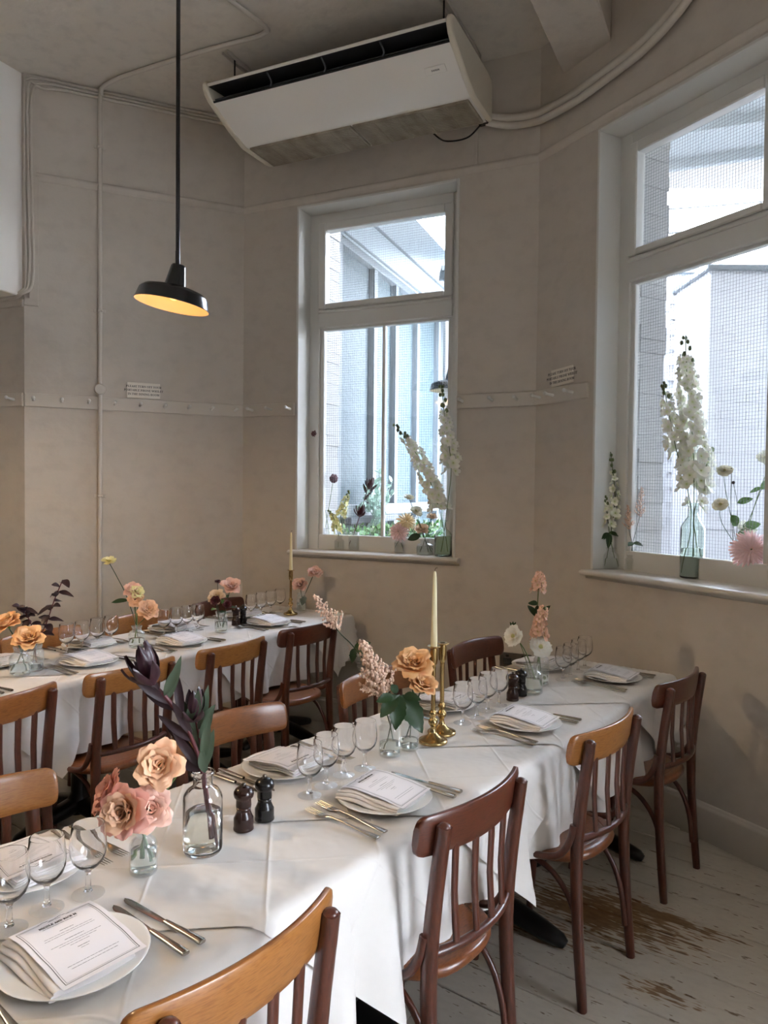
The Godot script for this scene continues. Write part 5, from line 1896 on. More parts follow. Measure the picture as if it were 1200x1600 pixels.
# ---------------------------------------------------------------- flowers in place
func table_flowers() -> void:
	# tall bottle of dark leucadendron
	var v := on_main(1.112, -1.392)
	vase("glass_bottle", "clear glass apothecary bottle half full of water holding dark stems", v, [Vector2(0.0255, 0.19), Vector2(0.0285, 0.1875), Vector2(0.0288, 0.184), Vector2(0.026, 0.18), Vector2(0.0225, 0.176), Vector2(0.0222, 0.16), Vector2(0.0245, 0.153), Vector2(0.036, 0.145), Vector2(0.0435, 0.134), Vector2(0.0455, 0.122), Vector2(0.0455, 0.012), Vector2(0.0445, 0.005), Vector2(0.041, 0.0)], 0.003, 0.093)
	var o := flower("leucadendron", "large dark purple leucadendron stem rising left from the apothecary bottle", v + UP * 0.012, "leucadendrons in the bottle")
	var a := Vector3(-0.4160, 0.9318, -1.7350)
	stem(o, [Vector3(-0.4017, 0.7845, -1.7400), a, Vector3(-0.4408, 1.0298, -1.7200), Vector3(-0.4825, 1.1124, -1.7000), Vector3(-0.5174, 1.1558, -1.6900)], 0.0048, "stem_red")
	bracts(o, Vector3(-0.5174, 1.1529, -1.6900), Vector3(-0.30, 0.9, 0.1), 0.105, mats["bract_plum"], 9, 26.0)
	for q in [[Vector3(-0.4333, 1.0150, -1.7200), Vector3(-0.75, 0.65, 0.1), 0.11], [Vector3(-0.4513, 1.0536, -1.7150), Vector3(0.35, 0.9, 0.1), 0.095], [Vector3(-0.4694, 1.0949, -1.7000), Vector3(-0.9, 0.55, 0.0), 0.085], [Vector3(-0.4884, 1.1168, -1.7000), Vector3(0.25, 0.95, -0.1), 0.11], [Vector3(-0.5029, 1.1413, -1.6900), Vector3(-0.55, 0.85, 0.3), 0.10], [Vector3(-0.4235, 0.9498, -1.7350), Vector3(-0.5, 0.85, 0.2), 0.12], [Vector3(-0.4313, 0.9816, -1.7300), Vector3(-0.7, 0.6, -0.2), 0.10], [Vector3(-0.4378, 1.0298, -1.7200), Vector3(-0.35, 0.95, 0.4), 0.11], [Vector3(-0.4562, 1.0730, -1.7000), Vector3(-0.2, 1.0, -0.3), 0.12], [Vector3(-0.4796, 1.1066, -1.7000), Vector3(-0.75, 0.7, 0.3), 0.12], [Vector3(-0.4942, 1.1297, -1.6900), Vector3(0.45, 0.9, 0.2), 0.10], [Vector3(-0.5087, 1.1471, -1.6900), Vector3(-0.85, 0.6, 0.0), 0.075], [Vector3(-0.4190, 0.9408, -1.7350), Vector3(-0.95, 0.5, 0.1), 0.085]]:
		leaf(o, q[0], q[1], Vector3(0.2, 0.1, 1), q[2], 0.021, 0.004, "leaf_plum" if (q[1] as Vector3).x < 0 else "leaf_grey")
	o = flower("leucadendron", "shorter leucadendron with purple head upright in the apothecary bottle", v + UP * 0.012, "leucadendrons in the bottle")
	stem(o, [Vector3(-0.3859, 0.7682, -1.7300), Vector3(-0.4115, 0.9273, -1.7350), Vector3(-0.4222, 1.0100, -1.7350), Vector3(-0.4331, 1.0715, -1.7300)], 0.0035, "stem_red")
	bracts(o, Vector3(-0.4360, 1.0595, -1.7300), Vector3(0.0, 1, 0.15), 0.085, mats["bract_plum"], 9, 34.0)
	for q in [[Vector3(-0.4145, 0.9423, -1.7350), Vector3(0.25, 1.0, 0.1), 0.11], [Vector3(-0.4176, 0.9649, -1.7350), Vector3(0.2, 0.95, 0.3), 0.125], [Vector3(-0.4237, 1.0100, -1.7350), Vector3(0.35, 0.9, 0.2), 0.10], [Vector3(-0.4297, 1.0250, -1.7350), Vector3(-0.35, 0.9, 0.2), 0.10], [Vector3(-0.4103, 0.9398, -1.7300), Vector3(-0.05, 1, 0.4), 0.07], [Vector3(-0.4285, 1.0416, -1.7300), Vector3(0.55, 0.8, 0), 0.075], [Vector3(-0.4206, 0.9875, -1.7350), Vector3(-0.45, 0.9, 0.1), 0.10], [Vector3(-0.4267, 1.0250, -1.7350), Vector3(0.15, 1.0, -0.2), 0.12], [Vector3(-0.4315, 1.0536, -1.7300), Vector3(-0.5, 0.9, 0.2), 0.085], [Vector3(-0.4345, 1.0595, -1.7300), Vector3(0.2, 1.0, 0.4), 0.095]]:
		leaf(o, q[0], q[1], Vector3(0.2, 0.1, 1), q[2], 0.022, 0.002, "leaf_grey")
	# roses in the small vase
	v = on_main(0.967, -1.413)
	round_vase("small clear glass vase of four peach and pink roses", v, 0.103, 0.0305, 0.5)
	for q in [
		["open peach rose, highest of the four in the small near vase", Vector3(-0.4890, 0.9967, -1.6300), Vector3(0.1, 0.4, 0.9), 0.047, "rose_peach", 3, 1.0, Vector3(-0.5286, 0.7815, -1.6450), Vector3(-0.5230, 0.8448, -1.6450)],
		["salmon pink rose turned left in the small near vase", Vector3(-0.6107, 0.9181, -1.6600), Vector3(-0.75, 0.4, 0.35), 0.05, "rose_pink", 5, 0.85, Vector3(-0.5128, 0.7770, -1.6400), Vector3(-0.5317, 0.8424, -1.6500)],
		["large antique pink and buff rose facing forward, lowest left of the small vase", Vector3(-0.5584, 0.9040, -1.6000), Vector3(-0.25, 0.25, 0.95), 0.051, "rose_antique", 8, 1.05, Vector3(-0.5056, 0.7867, -1.6350), Vector3(-0.5255, 0.8465, -1.6350)],
		["peach rose on the right, just above the small near vase", Vector3(-0.5041, 0.8994, -1.6250), Vector3(0.3, 0.35, 0.9), 0.042, "rose_blush", 12, 0.95, Vector3(-0.5400, 0.7785, -1.6450), Vector3(-0.5172, 0.8471, -1.6400)],
	]:
		o = flower("rose", q[0], q[7], "roses in the small near vase")
		stem(o, [q[7], q[8], (q[8] as Vector3).lerp(q[1], 0.6) - (q[2] as Vector3) * 0.012, (q[1] as Vector3) - (q[2] as Vector3) * 0.02], 0.0024)
		rose(o, q[1], q[2], q[3], mats[q[4]], q[5], q[6], false, mats["rose_pink"] if q[5] == 8 else null)
	o = flower("rosebud", "small closed rosebud right of the highest peach rose", Vector3(-0.5274, 0.7790, -1.6500))
	stem(o, [Vector3(-0.5274, 0.7790, -1.6500), Vector3(-0.5202, 0.8434, -1.6450), Vector3(-0.4793, 0.9235, -1.6500), Vector3(-0.4510, 0.9668, -1.6500)], 0.0016)
	dahlia(o, Vector3(-0.4467, 0.9754, -1.6500), Vector3(0.4, 0.9, 0.1), 0.013, mats["rose_peach"], 8, 3, 20.0)
	leaf(o, Vector3(-0.4524, 0.9639, -1.6500), Vector3(0.6, 0.8, 0.2), Vector3(0, 0, 1), 0.024, 0.007, 0.0, "leaf_mid")
	# pair of vases with apricot roses and astilbe
	v = on_main(1.893, -1.44)
	straight_vase("clear glass vase holding astilbe, left of the pair by the candlestick", v, 0.118, 0.0365, 0.36)
	var v2 := on_main(1.98, -1.43)
	straight_vase("clear glass vase of apricot roses, right of the pair by the candlestick", v2, 0.112, 0.0345, 0.3)
	o = flower("astilbe", "long-stemmed peach astilbe arching left above the chairs", Vector3(0.0407, 0.7736, -2.4000), "astilbes by the candlestick")
	stem(o, [Vector3(0.0407, 0.7736, -2.4000), Vector3(0.0190, 0.8732, -2.4000), Vector3(-0.0404, 1.0170, -2.4200), Vector3(-0.0958, 1.0914, -2.4400), Vector3(-0.1490, 1.1436, -2.4500), Vector3(-0.2072, 1.2341, -2.4600)], 0.0019, "stem_dark")
	plume(o, Vector3(-0.1427, 1.1416, -2.4500), Vector3(-0.2241, 1.2529, -2.4600), 0.056, mats["astilbe"], 4, 34)
	plume(o, Vector3(-0.1040, 1.0746, -2.4400), Vector3(-0.1147, 1.1080, -2.4400), 0.011, mats["astilbe"], 14, 8)
	for q in [[Vector3(-0.0936, 1.0873, -2.4400), Vector3(0.95, 0.45, 0.1), 0.062], [Vector3(-0.0936, 1.0852, -2.4400), Vector3(-0.1, -0.8, 0.4), 0.042], [Vector3(-0.0873, 1.0831, -2.4400), Vector3(0.75, 0.05, 0.5), 0.055]]:
		leaf(o, q[0], q[1], Vector3(0, 0.6, 1), q[2], 0.028, 0.008, "leaf_dark", 0.25)
	o = flower("astilbe", "full peach astilbe plume just left of the apricot roses", Vector3(0.0118, 0.7761, -2.3800), "astilbes by the candlestick")
	stem(o, [Vector3(0.0118, 0.7761, -2.3800), Vector3(0.0311, 0.8794, -2.3800), Vector3(0.0121, 0.9450, -2.3800), Vector3(-0.0256, 1.0432, -2.3800)], 0.0019, "stem_dark")
	plume(o, Vector3(0.0061, 0.9367, -2.3800), Vector3(-0.0630, 1.1186, -2.3800), 0.085, mats["astilbe"], 6, 60)
	plume(o, Vector3(-0.0064, 0.9598, -2.3700), Vector3(-0.0691, 0.9721, -2.3600), 0.034, mats["astilbe"], 7, 16)
	for q in [[Vector3(0.0506, 0.9522, -2.3700), Vector3(-0.62, -0.55, 0.45), 0.085], [Vector3(0.0546, 0.9543, -2.3700), Vector3(-0.12, -0.9, 0.4), 0.10], [Vector3(0.0630, 0.9517, -2.3800), Vector3(0.55, -0.85, 0.3), 0.125], [Vector3(0.0469, 0.9508, -2.3900), Vector3(-0.3, 0.75, 0.2), 0.05], [Vector3(0.0672, 0.9456, -2.3800), Vector3(0.95, 0.1, 0.3), 0.06], [Vector3(0.0363, 0.9507, -2.3600), Vector3(-0.9, 0.0, 0.4), 0.06]]:
		leaf(o, q[0], q[1], Vector3(0.1, 0.75, 0.9), q[2], q[2] * 0.62, 0.012, "leaf_dark", 0.22)
	for q in [
		["large open apricot rose beside the candlestick, upper of two", Vector3(0.1019, 1.0385, -2.4600), Vector3(-0.05, 0.85, 0.5), 0.058, 21, 1.0, Vector3(0.0926, 0.7672, -2.4700), Vector3(0.0997, 0.8955, -2.4700)],
		["cupped apricot rose beside the candlestick, lower of two", Vector3(0.1332, 0.9739, -2.4400), Vector3(0.25, 0.8, 0.5), 0.046, 22, 0.72, Vector3(0.0753, 0.7704, -2.4600), Vector3(0.1075, 0.8801, -2.4500)],
	]:
		o = flower("rose", q[0], q[6], "apricot roses by the candlestick")
		stem(o, [q[6], q[7], (q[1] as Vector3) - (q[2] as Vector3) * 0.02], 0.0022, "stem_dark")
		rose(o, q[1], q[2], q[3], mats["rose_apricot"], q[4], q[5])
	# far vases on the front table
	v = on_main(2.865, -1.437)
	round_vase("round clear glass vase of scabious, far end of the front table", v, 0.125, 0.05, 0.45)
	v2 = on_main(3.01, -1.462)
	straight_vase("narrow clear glass bottle holding peach stock, far front table", v2, 0.15, 0.034, 0.3)
	for q in [
		["cream scabious turned aside, left above the far round vase", Vector3(0.5610, 0.9841, -3.2000), Vector3(-0.7, 0.35, 0.6), 0.047, Vector3(0.6631, 0.7588, -3.1600), Vector3(0.6122, 0.9152, -3.1900), 31],
		["round cream scabious facing forward below the peach stock", Vector3(0.6845, 0.9281, -3.2500), Vector3(0.1, 0.55, 0.8), 0.05, Vector3(0.6750, 0.7555, -3.3000), Vector3(0.6807, 0.8540, -3.2800), 32],
	]:
		o = flower("scabious", q[0], q[4], "scabious in the far vases")
		stem(o, [q[4], q[5], q[1]], 0.0025)
		scabious(o, q[1], q[2], q[3], mats["petal_white"], q[6])
	o = flower("scabious_bud", "small dark green bud just above the left cream scabious", Vector3(0.6551, 0.7480, -3.2000))
	stem(o, [Vector3(0.6551, 0.7480, -3.2000), Vector3(0.6069, 0.9086, -3.2200), Vector3(0.5618, 1.0209, -3.2400)], 0.0016)
	for k in 3:
		leaf(o, Vector3(0.5619, 1.0153, -3.2400), Vector3(-0.5 + 0.5 * k, 0.9, 0.2), Vector3(0, 0, 1), 0.028, 0.01, 0.0)
	o = flower("stock", "tall peach stock rising highest at the front table's far end", Vector3(0.7073, 0.7679, -3.3200), "peach stocks")
	spike(o, [Vector3(0.7073, 0.7679, -3.3200), Vector3(0.6935, 0.9164, -3.3200), Vector3(0.6851, 1.0875, -3.3200), Vector3(0.6911, 1.2440, -3.3200)], 0.80, 0.985, 0.022, 0.021, 26, mats["stock_peach"], 8, 4)
	for q in [[Vector3(0.6858, 1.0448, -3.3200), Vector3(-0.6, 0.95, 0.1), 0.09], [Vector3(0.6858, 1.0448, -3.3200), Vector3(0.65, 0.95, 0.2), 0.095], [Vector3(0.6884, 1.0590, -3.3200), Vector3(-0.2, 1.0, 0.4), 0.07], [Vector3(0.6849, 1.1017, -3.3200), Vector3(-0.8, 0.5, -0.1), 0.05]]:
		leaf(o, q[0], q[1], Vector3(0, 0.2, 1), q[2], 0.026, 0.02)
	o = flower("stock", "shorter peach stock between the tall stock and the scabious", Vector3(0.6876, 0.7721, -3.2800), "peach stocks")
	spike(o, [Vector3(0.6876, 0.7721, -3.2800), Vector3(0.6856, 0.8965, -3.2800), Vector3(0.6840, 0.9952, -3.2800), Vector3(0.7020, 1.0996, -3.2800)], 0.55, 0.97, 0.025, 0.022, 34, mats["stock_peach"], 9, 4)
	# rear table
	v = on_rear(1.98, -3.155)
	round_vase("clear glass vase of orange roses, leftmost on the rear table", v, 0.125, 0.043, 0.4)
	v2 = on_rear(2.075, -3.185)
	straight_vase("clear glass vase of dark twigs on the rear table", v2, 0.115, 0.036, 0.25)
	for q in [
		["pale apricot rose cut by the left edge of the picture", Vector3(-1.6281, 1.0232, -3.2260), Vector3(-0.2, 0.9, 0.35), 0.058, "rose_apricot", Vector3(-1.5357, 0.8100, -3.2160), Vector3(-1.5678, 0.9129, -3.2260), 41],
		["bright orange rose over the rear table's leftmost vase", Vector3(-1.5195, 0.9617, -3.2060), Vector3(0.1, 0.75, 0.6), 0.058, "rose_apricot", Vector3(-1.5903, 0.8071, -3.2260), Vector3(-1.5464, 0.9014, -3.2160), 42],
	]:
		o = flower("rose", q[0], q[5], "roses at the rear table's left")
		stem(o, [q[5], q[6], (q[1] as Vector3) - (q[2] as Vector3) * 0.02], 0.003, "stem_dark")
		rose(o, q[1], q[2], q[3], mats[q[4]], q[7], 0.9)
	for q in [
		["tall dark purple-leaved twig reaching up right on the rear table", [Vector3(-1.5439, 0.7971, -3.3410), Vector3(-1.5493, 0.8892, -3.3410), Vector3(-1.5033, 0.9902, -3.3410), Vector3(-1.4727, 1.0895, -3.3500), Vector3(-1.4368, 1.1863, -3.3600)], "a"],
		["lower bushy dark purple-leaved twig beside the orange roses", [Vector3(-1.5757, 0.7923, -3.3600), Vector3(-1.5639, 0.8851, -3.3600), Vector3(-1.5751, 0.9716, -3.3600), Vector3(-1.6036, 1.0348, -3.3600), Vector3(-1.6380, 1.0691, -3.3600)], "b"],
	]:
		o = flower("purple_twig", q[0], q[1][0], "dark purple-leaved twigs")
		stem(o, q[1], 0.0024, "stem_red")
		var path := bend(q[1], 5)
		for k in 17:
			var i := clampi(8 + k * 3 / 4, 0, path.size() - 1)
			var d := Vector3(cos(k * 2.4) , 0.1 + 0.5 * sin(k * 1.9), sin(k * 2.4) * 0.7)
			leaf(o, path[i], d, Vector3(0.1, 1, 0.5), 0.058 + 0.012 * sin(k * 3.0), 0.034, 0.016, "leaf_plum")
	v = on_rear(2.675, -3.21)
	round_vase("clear glass vase of lisianthus in the middle of the rear table", v, 0.112, 0.042, 0.4)
	o = flower("lisianthus", "long-stemmed pale yellow lisianthus, topmost over the rear table", Vector3(-1.2549, 0.8049, -3.8400), "lisianthus on the rear table")
	stem(o, [Vector3(-1.2549, 0.8049, -3.8400), Vector3(-1.2681, 0.9038, -3.8400), Vector3(-1.3174, 1.0516, -3.8400), Vector3(-1.3666, 1.1498, -3.8400), Vector3(-1.4027, 1.2151, -3.8400)], 0.002, "stem_dark")
	scabious(o, Vector3(-1.4060, 1.2249, -3.8400), Vector3(0.1, 0.9, 0.3), 0.04, mats["petal_yellow"], 51)
	leaf(o, Vector3(-1.3076, 1.0253, -3.8400), Vector3(-0.95, -0.05, 0.2), Vector3(0, 0.8, 0.6), 0.082, 0.034, 0.006)
	for q in [
		["peach lisianthus with yellow edge, upper right of the rear middle vase", Vector3(-1.2846, 1.0881, -3.8400), Vector3(0.1, 0.8, 0.5), 0.042, "rose_blush", Vector3(-1.2648, 0.9038, -3.8400), 52],
		["pale yellow lisianthus beside the peach ones in the rear middle vase", Vector3(-1.2551, 1.0766, -3.8300), Vector3(0.5, 0.7, 0.5), 0.034, "petal_yellow", Vector3(-1.2615, 0.9039, -3.8400), 53],
		["small peach lisianthus hanging below its neighbours, rear middle vase", Vector3(-1.2652, 1.0351, -3.8210), Vector3(0.2, 0.2, 0.9), 0.036, "rose_peach", Vector3(-1.2615, 0.8940, -3.8400), 54],
		["open peach lisianthus low on the right, before the golden chair", Vector3(-1.1966, 0.9866, -3.8210), Vector3(0.5, 0.6, 0.6), 0.048, "rose_peach", Vector3(-1.2615, 0.8874, -3.8400), 55],
	]:
		o = flower("lisianthus", q[0], Vector3(-1.2746, 0.8047, -3.8400), "lisianthus on the rear table")
		stem(o, [Vector3(-1.2746, 0.8047, -3.8400), q[5], (q[1] as Vector3) - UP * 0.03, q[1]], 0.0018)
		rose(o, q[1], q[2], q[3], mats[q[4]], q[6], 1.1, true)
	v = on_rear(3.24, -3.15)
	straight_vase("clear glass tumbler vase of pink roses on the rear table", v, 0.118, 0.037, 0.5)
	for q in [
		["large blush pink rose, highest on the rear table's far half", Vector3(-0.8616, 1.0619, -4.2430), Vector3(0.25, 0.75, 0.55), 0.052, "rose_blush", Vector3(-0.9154, 0.8140, -4.2620), 61],
		["pale peach rose left of the blush pink rose", Vector3(-0.9440, 0.9983, -4.2240), Vector3(-0.2, 0.7, 0.6), 0.045, "rose_cream", Vector3(-0.9300, 0.8138, -4.2620), 62],
		["small dark maroon flower below the pale peach rose", Vector3(-0.9390, 0.9785, -4.1860), Vector3(-0.1, 0.4, 0.9), 0.026, "bract_wine", Vector3(-0.9186, 0.8247, -4.2430), 63],
		["tiny dark maroon bud standing above the peach rose", Vector3(-0.9377, 1.0793, -4.2430), Vector3(0, 0.9, 0.3), 0.015, "bract_wine", Vector3(-0.9295, 0.8246, -4.2430), 64],
		["small dark maroon flower low among the leaves of the tumbler", Vector3(-0.8710, 0.9577, -4.1860), Vector3(0.2, 0.4, 0.9), 0.022, "bract_wine", Vector3(-0.9113, 0.8248, -4.2430), 65],
	]:
		o = flower("rose", q[0], q[5], "flowers in the rear tumbler vase")
		stem(o, [q[5], (q[5] as Vector3).lerp(q[1], 0.5), q[1]], 0.0018, "stem_dark")
		rose(o, q[1], q[2], q[3], mats[q[4]], q[6], 0.95, true)
		if q[3] > 0.04:
			for k in 4:
				leaf(o, (q[5] as Vector3).lerp(q[1], 0.45 + 0.12 * k), Vector3(cos(k * 2.0), 0.4, sin(k * 2.0)), Vector3(0, 1, 0.4), 0.06, 0.03, 0.02, "leaf_mid" if k % 2 else "leaf_dark")
	v = on_rear(4.095, -3.225)
	straight_vase("narrow clear glass vase of two pale roses by the rear candlestick", v, 0.128, 0.034, 0.5)
	for q in [
		["pale pink rose, lower of two beside the rear candlestick", Vector3(-0.5577, 0.9758, -4.9920), Vector3(-0.1, 0.7, 0.6), 0.048, Vector3(-0.5329, 0.8019, -5.0110), Vector3(-0.5420, 0.8749, -5.0110), 71],
		["pale pink rose, higher of two beside the rear candlestick", Vector3(-0.4578, 1.0560, -5.0110), Vector3(0.15, 0.75, 0.6), 0.046, Vector3(-0.5715, 0.8015, -5.0110), Vector3(-0.5292, 0.8879, -5.0110), 72],
	]:
		o = flower("rose", q[0], q[4], "pale roses by the rear candlestick")
		stem(o, [q[4], q[5], q[1]], 0.0025, "stem_dark")
		rose(o, q[1], q[2], q[3], mats["rose_blush"], q[6], 0.9, true)
		leaf(o, q[5], Vector3(0.1, -0.2, 0.8), Vector3(0.2, 0.9, 0.5), 0.05, 0.036, 0.03)

func sill_flowers() -> void:
	# left window, from the left
	straight_vase("clear glass vase of maroon alliums at the sill's left end", Vector3(-0.4124, 1.1800, -5.4099), 0.15, 0.045, 0.55)
	var o := flower("allium", "tall maroon drumstick allium, higher of two on the left sill", Vector3(-0.3756, 1.1942, -5.4099), "drumstick alliums")
	stem(o, [Vector3(-0.3756, 1.1942, -5.4099), Vector3(-0.4191, 1.4430, -5.4099), Vector3(-0.4721, 1.7415, -5.4099), Vector3(-0.4970, 1.9936, -5.4099)], 0.0022)
	allium(o, Vector3(-0.4971, 2.0027, -5.4099), 0.036)
	o = flower("allium", "shorter maroon drumstick allium beside the glazing on the left sill", Vector3(-0.4450, 1.2120, -5.4099), "drumstick alliums")
	stem(o, [Vector3(-0.4450, 1.2120, -5.4099), Vector3(-0.4096, 1.3970, -5.4099), Vector3(-0.3702, 1.6506, -5.4099)], 0.002)
	allium(o, Vector3(-0.3635, 1.6828, -5.4099), 0.032)
	round_vase("small round glass vase of pale snapdragons on the left sill", Vector3(-0.3094, 1.1800, -5.3056), 0.10, 0.04, 0.6)
	for q in [
		["taller pale yellow snapdragon leaning right on the left sill", [Vector3(-0.3186, 1.1980, -5.3056), Vector3(-0.3111, 1.3792, -5.3056), Vector3(-0.2850, 1.4924, -5.3056), Vector3(-0.2453, 1.6012, -5.3056)], 81],
		["shorter pale yellow snapdragon leaning left on the left sill", [Vector3(-0.2869, 1.1938, -5.3056), Vector3(-0.3193, 1.2750, -5.3056), Vector3(-0.3427, 1.3789, -5.3056), Vector3(-0.3931, 1.4597, -5.3056)], 82],
	]:
		o = flower("snapdragon", q[0], q[1][0], "snapdragons on the left sill")
		spike(o, q[1], 0.42, 0.85, 0.022, 0.026, 16, mats["petal_yellow"], q[2], 6)
	straight_vase("square-shouldered glass vase of dark red leucadendron on the left sill", Vector3(-0.2036, 1.1800, -5.2621), 0.13, 0.044, 0.55)
	o = flower("leucadendron", "thin dark red leucadendron with two heads on the left sill", Vector3(-0.2397, 1.2021, -5.2621))
	stem(o, [Vector3(-0.2397, 1.2021, -5.2621), Vector3(-0.1961, 1.3373, -5.2621), Vector3(-0.1613, 1.4498, -5.2621), Vector3(-0.1310, 1.5620, -5.2621), Vector3(-0.1049, 1.6473, -5.2621)], 0.0025, "stem_red")
	bracts(o, Vector3(-0.1699, 1.4138, -5.2621), Vector3(0.2, 1, 0.1), 0.095, mats["bract_wine"], 9, 34.0)
	bracts(o, Vector3(-0.1045, 1.6071, -5.2621), Vector3(0.2, 1, 0.1), 0.09, mats["bract_wine"], 8, 24.0)
	for q in [[Vector3(-0.1396, 1.5306, -5.2621), Vector3(0.6, 0.8, 0.1)], [Vector3(-0.1222, 1.5756, -5.2621), Vector3(-0.3, 0.9, 0.1)], [Vector3(-0.1044, 1.5936, -5.2621), Vector3(0.8, 0.7, 0.1)]]:
		leaf(o, q[0], q[1], Vector3(0, 0, 1), 0.08, 0.018, 0.0, "leaf_plum")
	straight_vase("tiny square glass bottle under the pale pink dahlia, left sill", Vector3(0.1025, 1.1800, -5.0826), 0.10, 0.032, 0.7)
	for q in [
		["shaggy pale pink dahlia drooping over the left sill", Vector3(0.0962, 1.3285, -5.0626), Vector3(-0.35, 0.2, 0.9), 0.072, "dahlia_pink", 70, 91],
		["shaggy cream and yellow dahlia behind the pale pink dahlia", Vector3(0.1564, 1.4017, -5.0826), Vector3(0.2, 0.5, 0.85), 0.07, "dahlia_cream", 60, 92],
	]:
		o = flower("dahlia", q[0], Vector3(0.1022, 1.2060, -5.0826), "dahlias on the left sill")
		stem(o, [(Vector3(0.0763, 1.2014, -5.0826) if q[6] == 92 else Vector3(0.1283, 1.2020, -5.0826)), Vector3(0.1058, 1.2755, -5.0826), q[1]], 0.0025, "stem_dark")
		dahlia(o, q[1], q[2], q[3], mats[q[4]], q[5], 1, 105.0)
	round_vase("round glass vase of cream flowers with crossed dark stems, left sill", Vector3(0.2730, 1.1800, -4.9504), 0.10, 0.058, 0.6)
	for q in [
		["pale greenish scabious, highest of the cream cluster on left sill", Vector3(0.1633, 1.5546, -4.9504), Vector3(0.1, 0.8, 0.4), 0.038, 0, Vector3(0.3066, 1.2015, -4.9504), 101],
		["cream scabious below the pale greenish one on the left sill", Vector3(0.2107, 1.4666, -4.9504), Vector3(0.3, 0.6, 0.6), 0.045, 0, Vector3(0.3234, 1.2017, -4.9504), 102],
		["cream ranunculus cup on the right of the cream cluster, left sill", Vector3(0.3164, 1.4339, -4.9504), Vector3(0.1, 0.9, 0.3), 0.036, 1, Vector3(0.2475, 1.2009, -4.9504), 103],
		["cream ranunculus cup in the middle of the cluster, left sill", Vector3(0.2499, 1.3530, -4.9504), Vector3(-0.1, 0.7, 0.6), 0.045, 1, Vector3(0.2897, 1.2013, -4.9504), 104],
	]:
		o = flower("scabious" if q[4] == 0 else "ranunculus", q[0], q[5], "cream flowers on the left sill")
		stem(o, [q[5], Vector3(0.2718, 1.2857, -4.9504), (q[1] as Vector3)], 0.0022, "stem_dark")
		if q[4] == 0:
			scabious(o, q[1], q[2], q[3], mats["petal_greenish"], q[6])
		else:
			rose(o, q[1], q[2], q[3], mats["rose_cream"], q[6], 0.75, true)
			if q[6] == 104:
				leaf(o, Vector3(0.2420, 1.3107, -4.9504), Vector3(-0.95, -0.35, 0.2), Vector3(0, 0.4, 1), 0.095, 0.05, 0.0)
	vase("glass_bottle", "large green-tinted bottle of white delphiniums at the sill's right end", Vector3(0.3847, 1.1800, -4.8663), [Vector2(0.021, 0.235), Vector2(0.025, 0.233), Vector2(0.024, 0.226), Vector2(0.019, 0.222), Vector2(0.019, 0.19), Vector2(0.024, 0.178), Vector2(0.045, 0.158), Vector2(0.055, 0.143), Vector2(0.0565, 0.13), Vector2(0.0565, 0.012), Vector2(0.055, 0.004), Vector2(0.05, 0.0)], 0.003, 0.13, "greenglass", "greenwater")
	o = flower("delphinium", "white delphinium spike leaning left across the left window", Vector3(0.4092, 1.2094, -4.8663), "delphiniums on the left sill")
	spike(o, [Vector3(0.4092, 1.2094, -4.8663), Vector3(0.3734, 1.4249, -4.8663), Vector3(0.2959, 1.6643, -4.8663), Vector3(0.1818, 1.8779, -4.8663), Vector3(0.0603, 2.0333, -4.8663)], 0.30, 0.84, 0.048, 0.036, 62, mats["petal_white"], 111, 9)
	o = flower("delphinium", "white delphinium spike upright at the right edge of the left window", Vector3(0.3760, 1.2090, -4.8663), "delphiniums on the left sill")
	spike(o, [Vector3(0.3760, 1.2090, -4.8663), Vector3(0.4054, 1.5091, -4.8163), Vector3(0.4225, 1.7534, -4.7663), Vector3(0.3801, 2.0330, -4.7363), Vector3(0.3483, 2.2714, -4.7263)], 0.45, 0.82, 0.045, 0.038, 40, mats["petal_white"], 112, 9, 0.15)
	# right window, from the left
	round_vase("low glass vase of white snapdragons at the right sill's left end", Vector3(1.2574, 1.1800, -4.1531), 0.12, 0.046, 0.5)
	for q in [
		["taller white snapdragon standing against the right window's left reveal", [Vector3(1.2288, 1.1975, -4.1531), Vector3(1.2571, 1.3893, -4.1531), Vector3(1.2746, 1.5840, -4.1531), Vector3(1.2454, 1.8271, -4.1531)], 121, 18],
		["shorter white snapdragon beside the right window's left reveal", [Vector3(1.2891, 1.1945, -4.1531), Vector3(1.2505, 1.3609, -4.1531), Vector3(1.2342, 1.4776, -4.1531), Vector3(1.2180, 1.5870, -4.1531)], 122, 16],
	]:
		o = flower("snapdragon", q[0], q[1][0], "snapdragons on the right sill")
		spike(o, q[1], 0.45, 0.84, 0.022, 0.028, q[3], mats["petal_greenish"], q[2], 7)
		for k in 4:
			leaf(o, Vector3(1.2503, 1.3751, -4.1531), Vector3(cos(k * 1.7 + q[2]), -0.35 + 0.2 * k, 0.6 * sin(k * 1.7)), Vector3(0, 0.7, 0.7), 0.065, 0.035, 0.02, "leaf_dark", 0.15)
	straight_vase("small glass bottle of pink astilbe on the right sill", Vector3(1.3554, 1.1800, -4.0954), 0.085, 0.034, 0.6)
	for q in [
		["pink astilbe plume, lower left of two on the right sill", Vector3(1.3372, 1.4002, -4.0954), Vector3(1.3276, 1.5327, -4.0954), 131],
		["pink astilbe plume, higher right of two on the right sill", Vector3(1.3916, 1.4706, -4.0954), Vector3(1.4024, 1.6310, -4.0954), 132],
	]:
		o = flower("astilbe", q[0], Vector3(1.3551, 1.1975, -4.0954), "pink astilbes on the right sill")
		stem(o, [Vector3(1.3551, 1.1975, -4.0954), Vector3(1.3562, 1.3165, -4.0954), q[1], q[2]], 0.0016, "stem_dark")
		plume(o, q[1], q[2], 0.052, mats["astilbe"], q[3], 28)
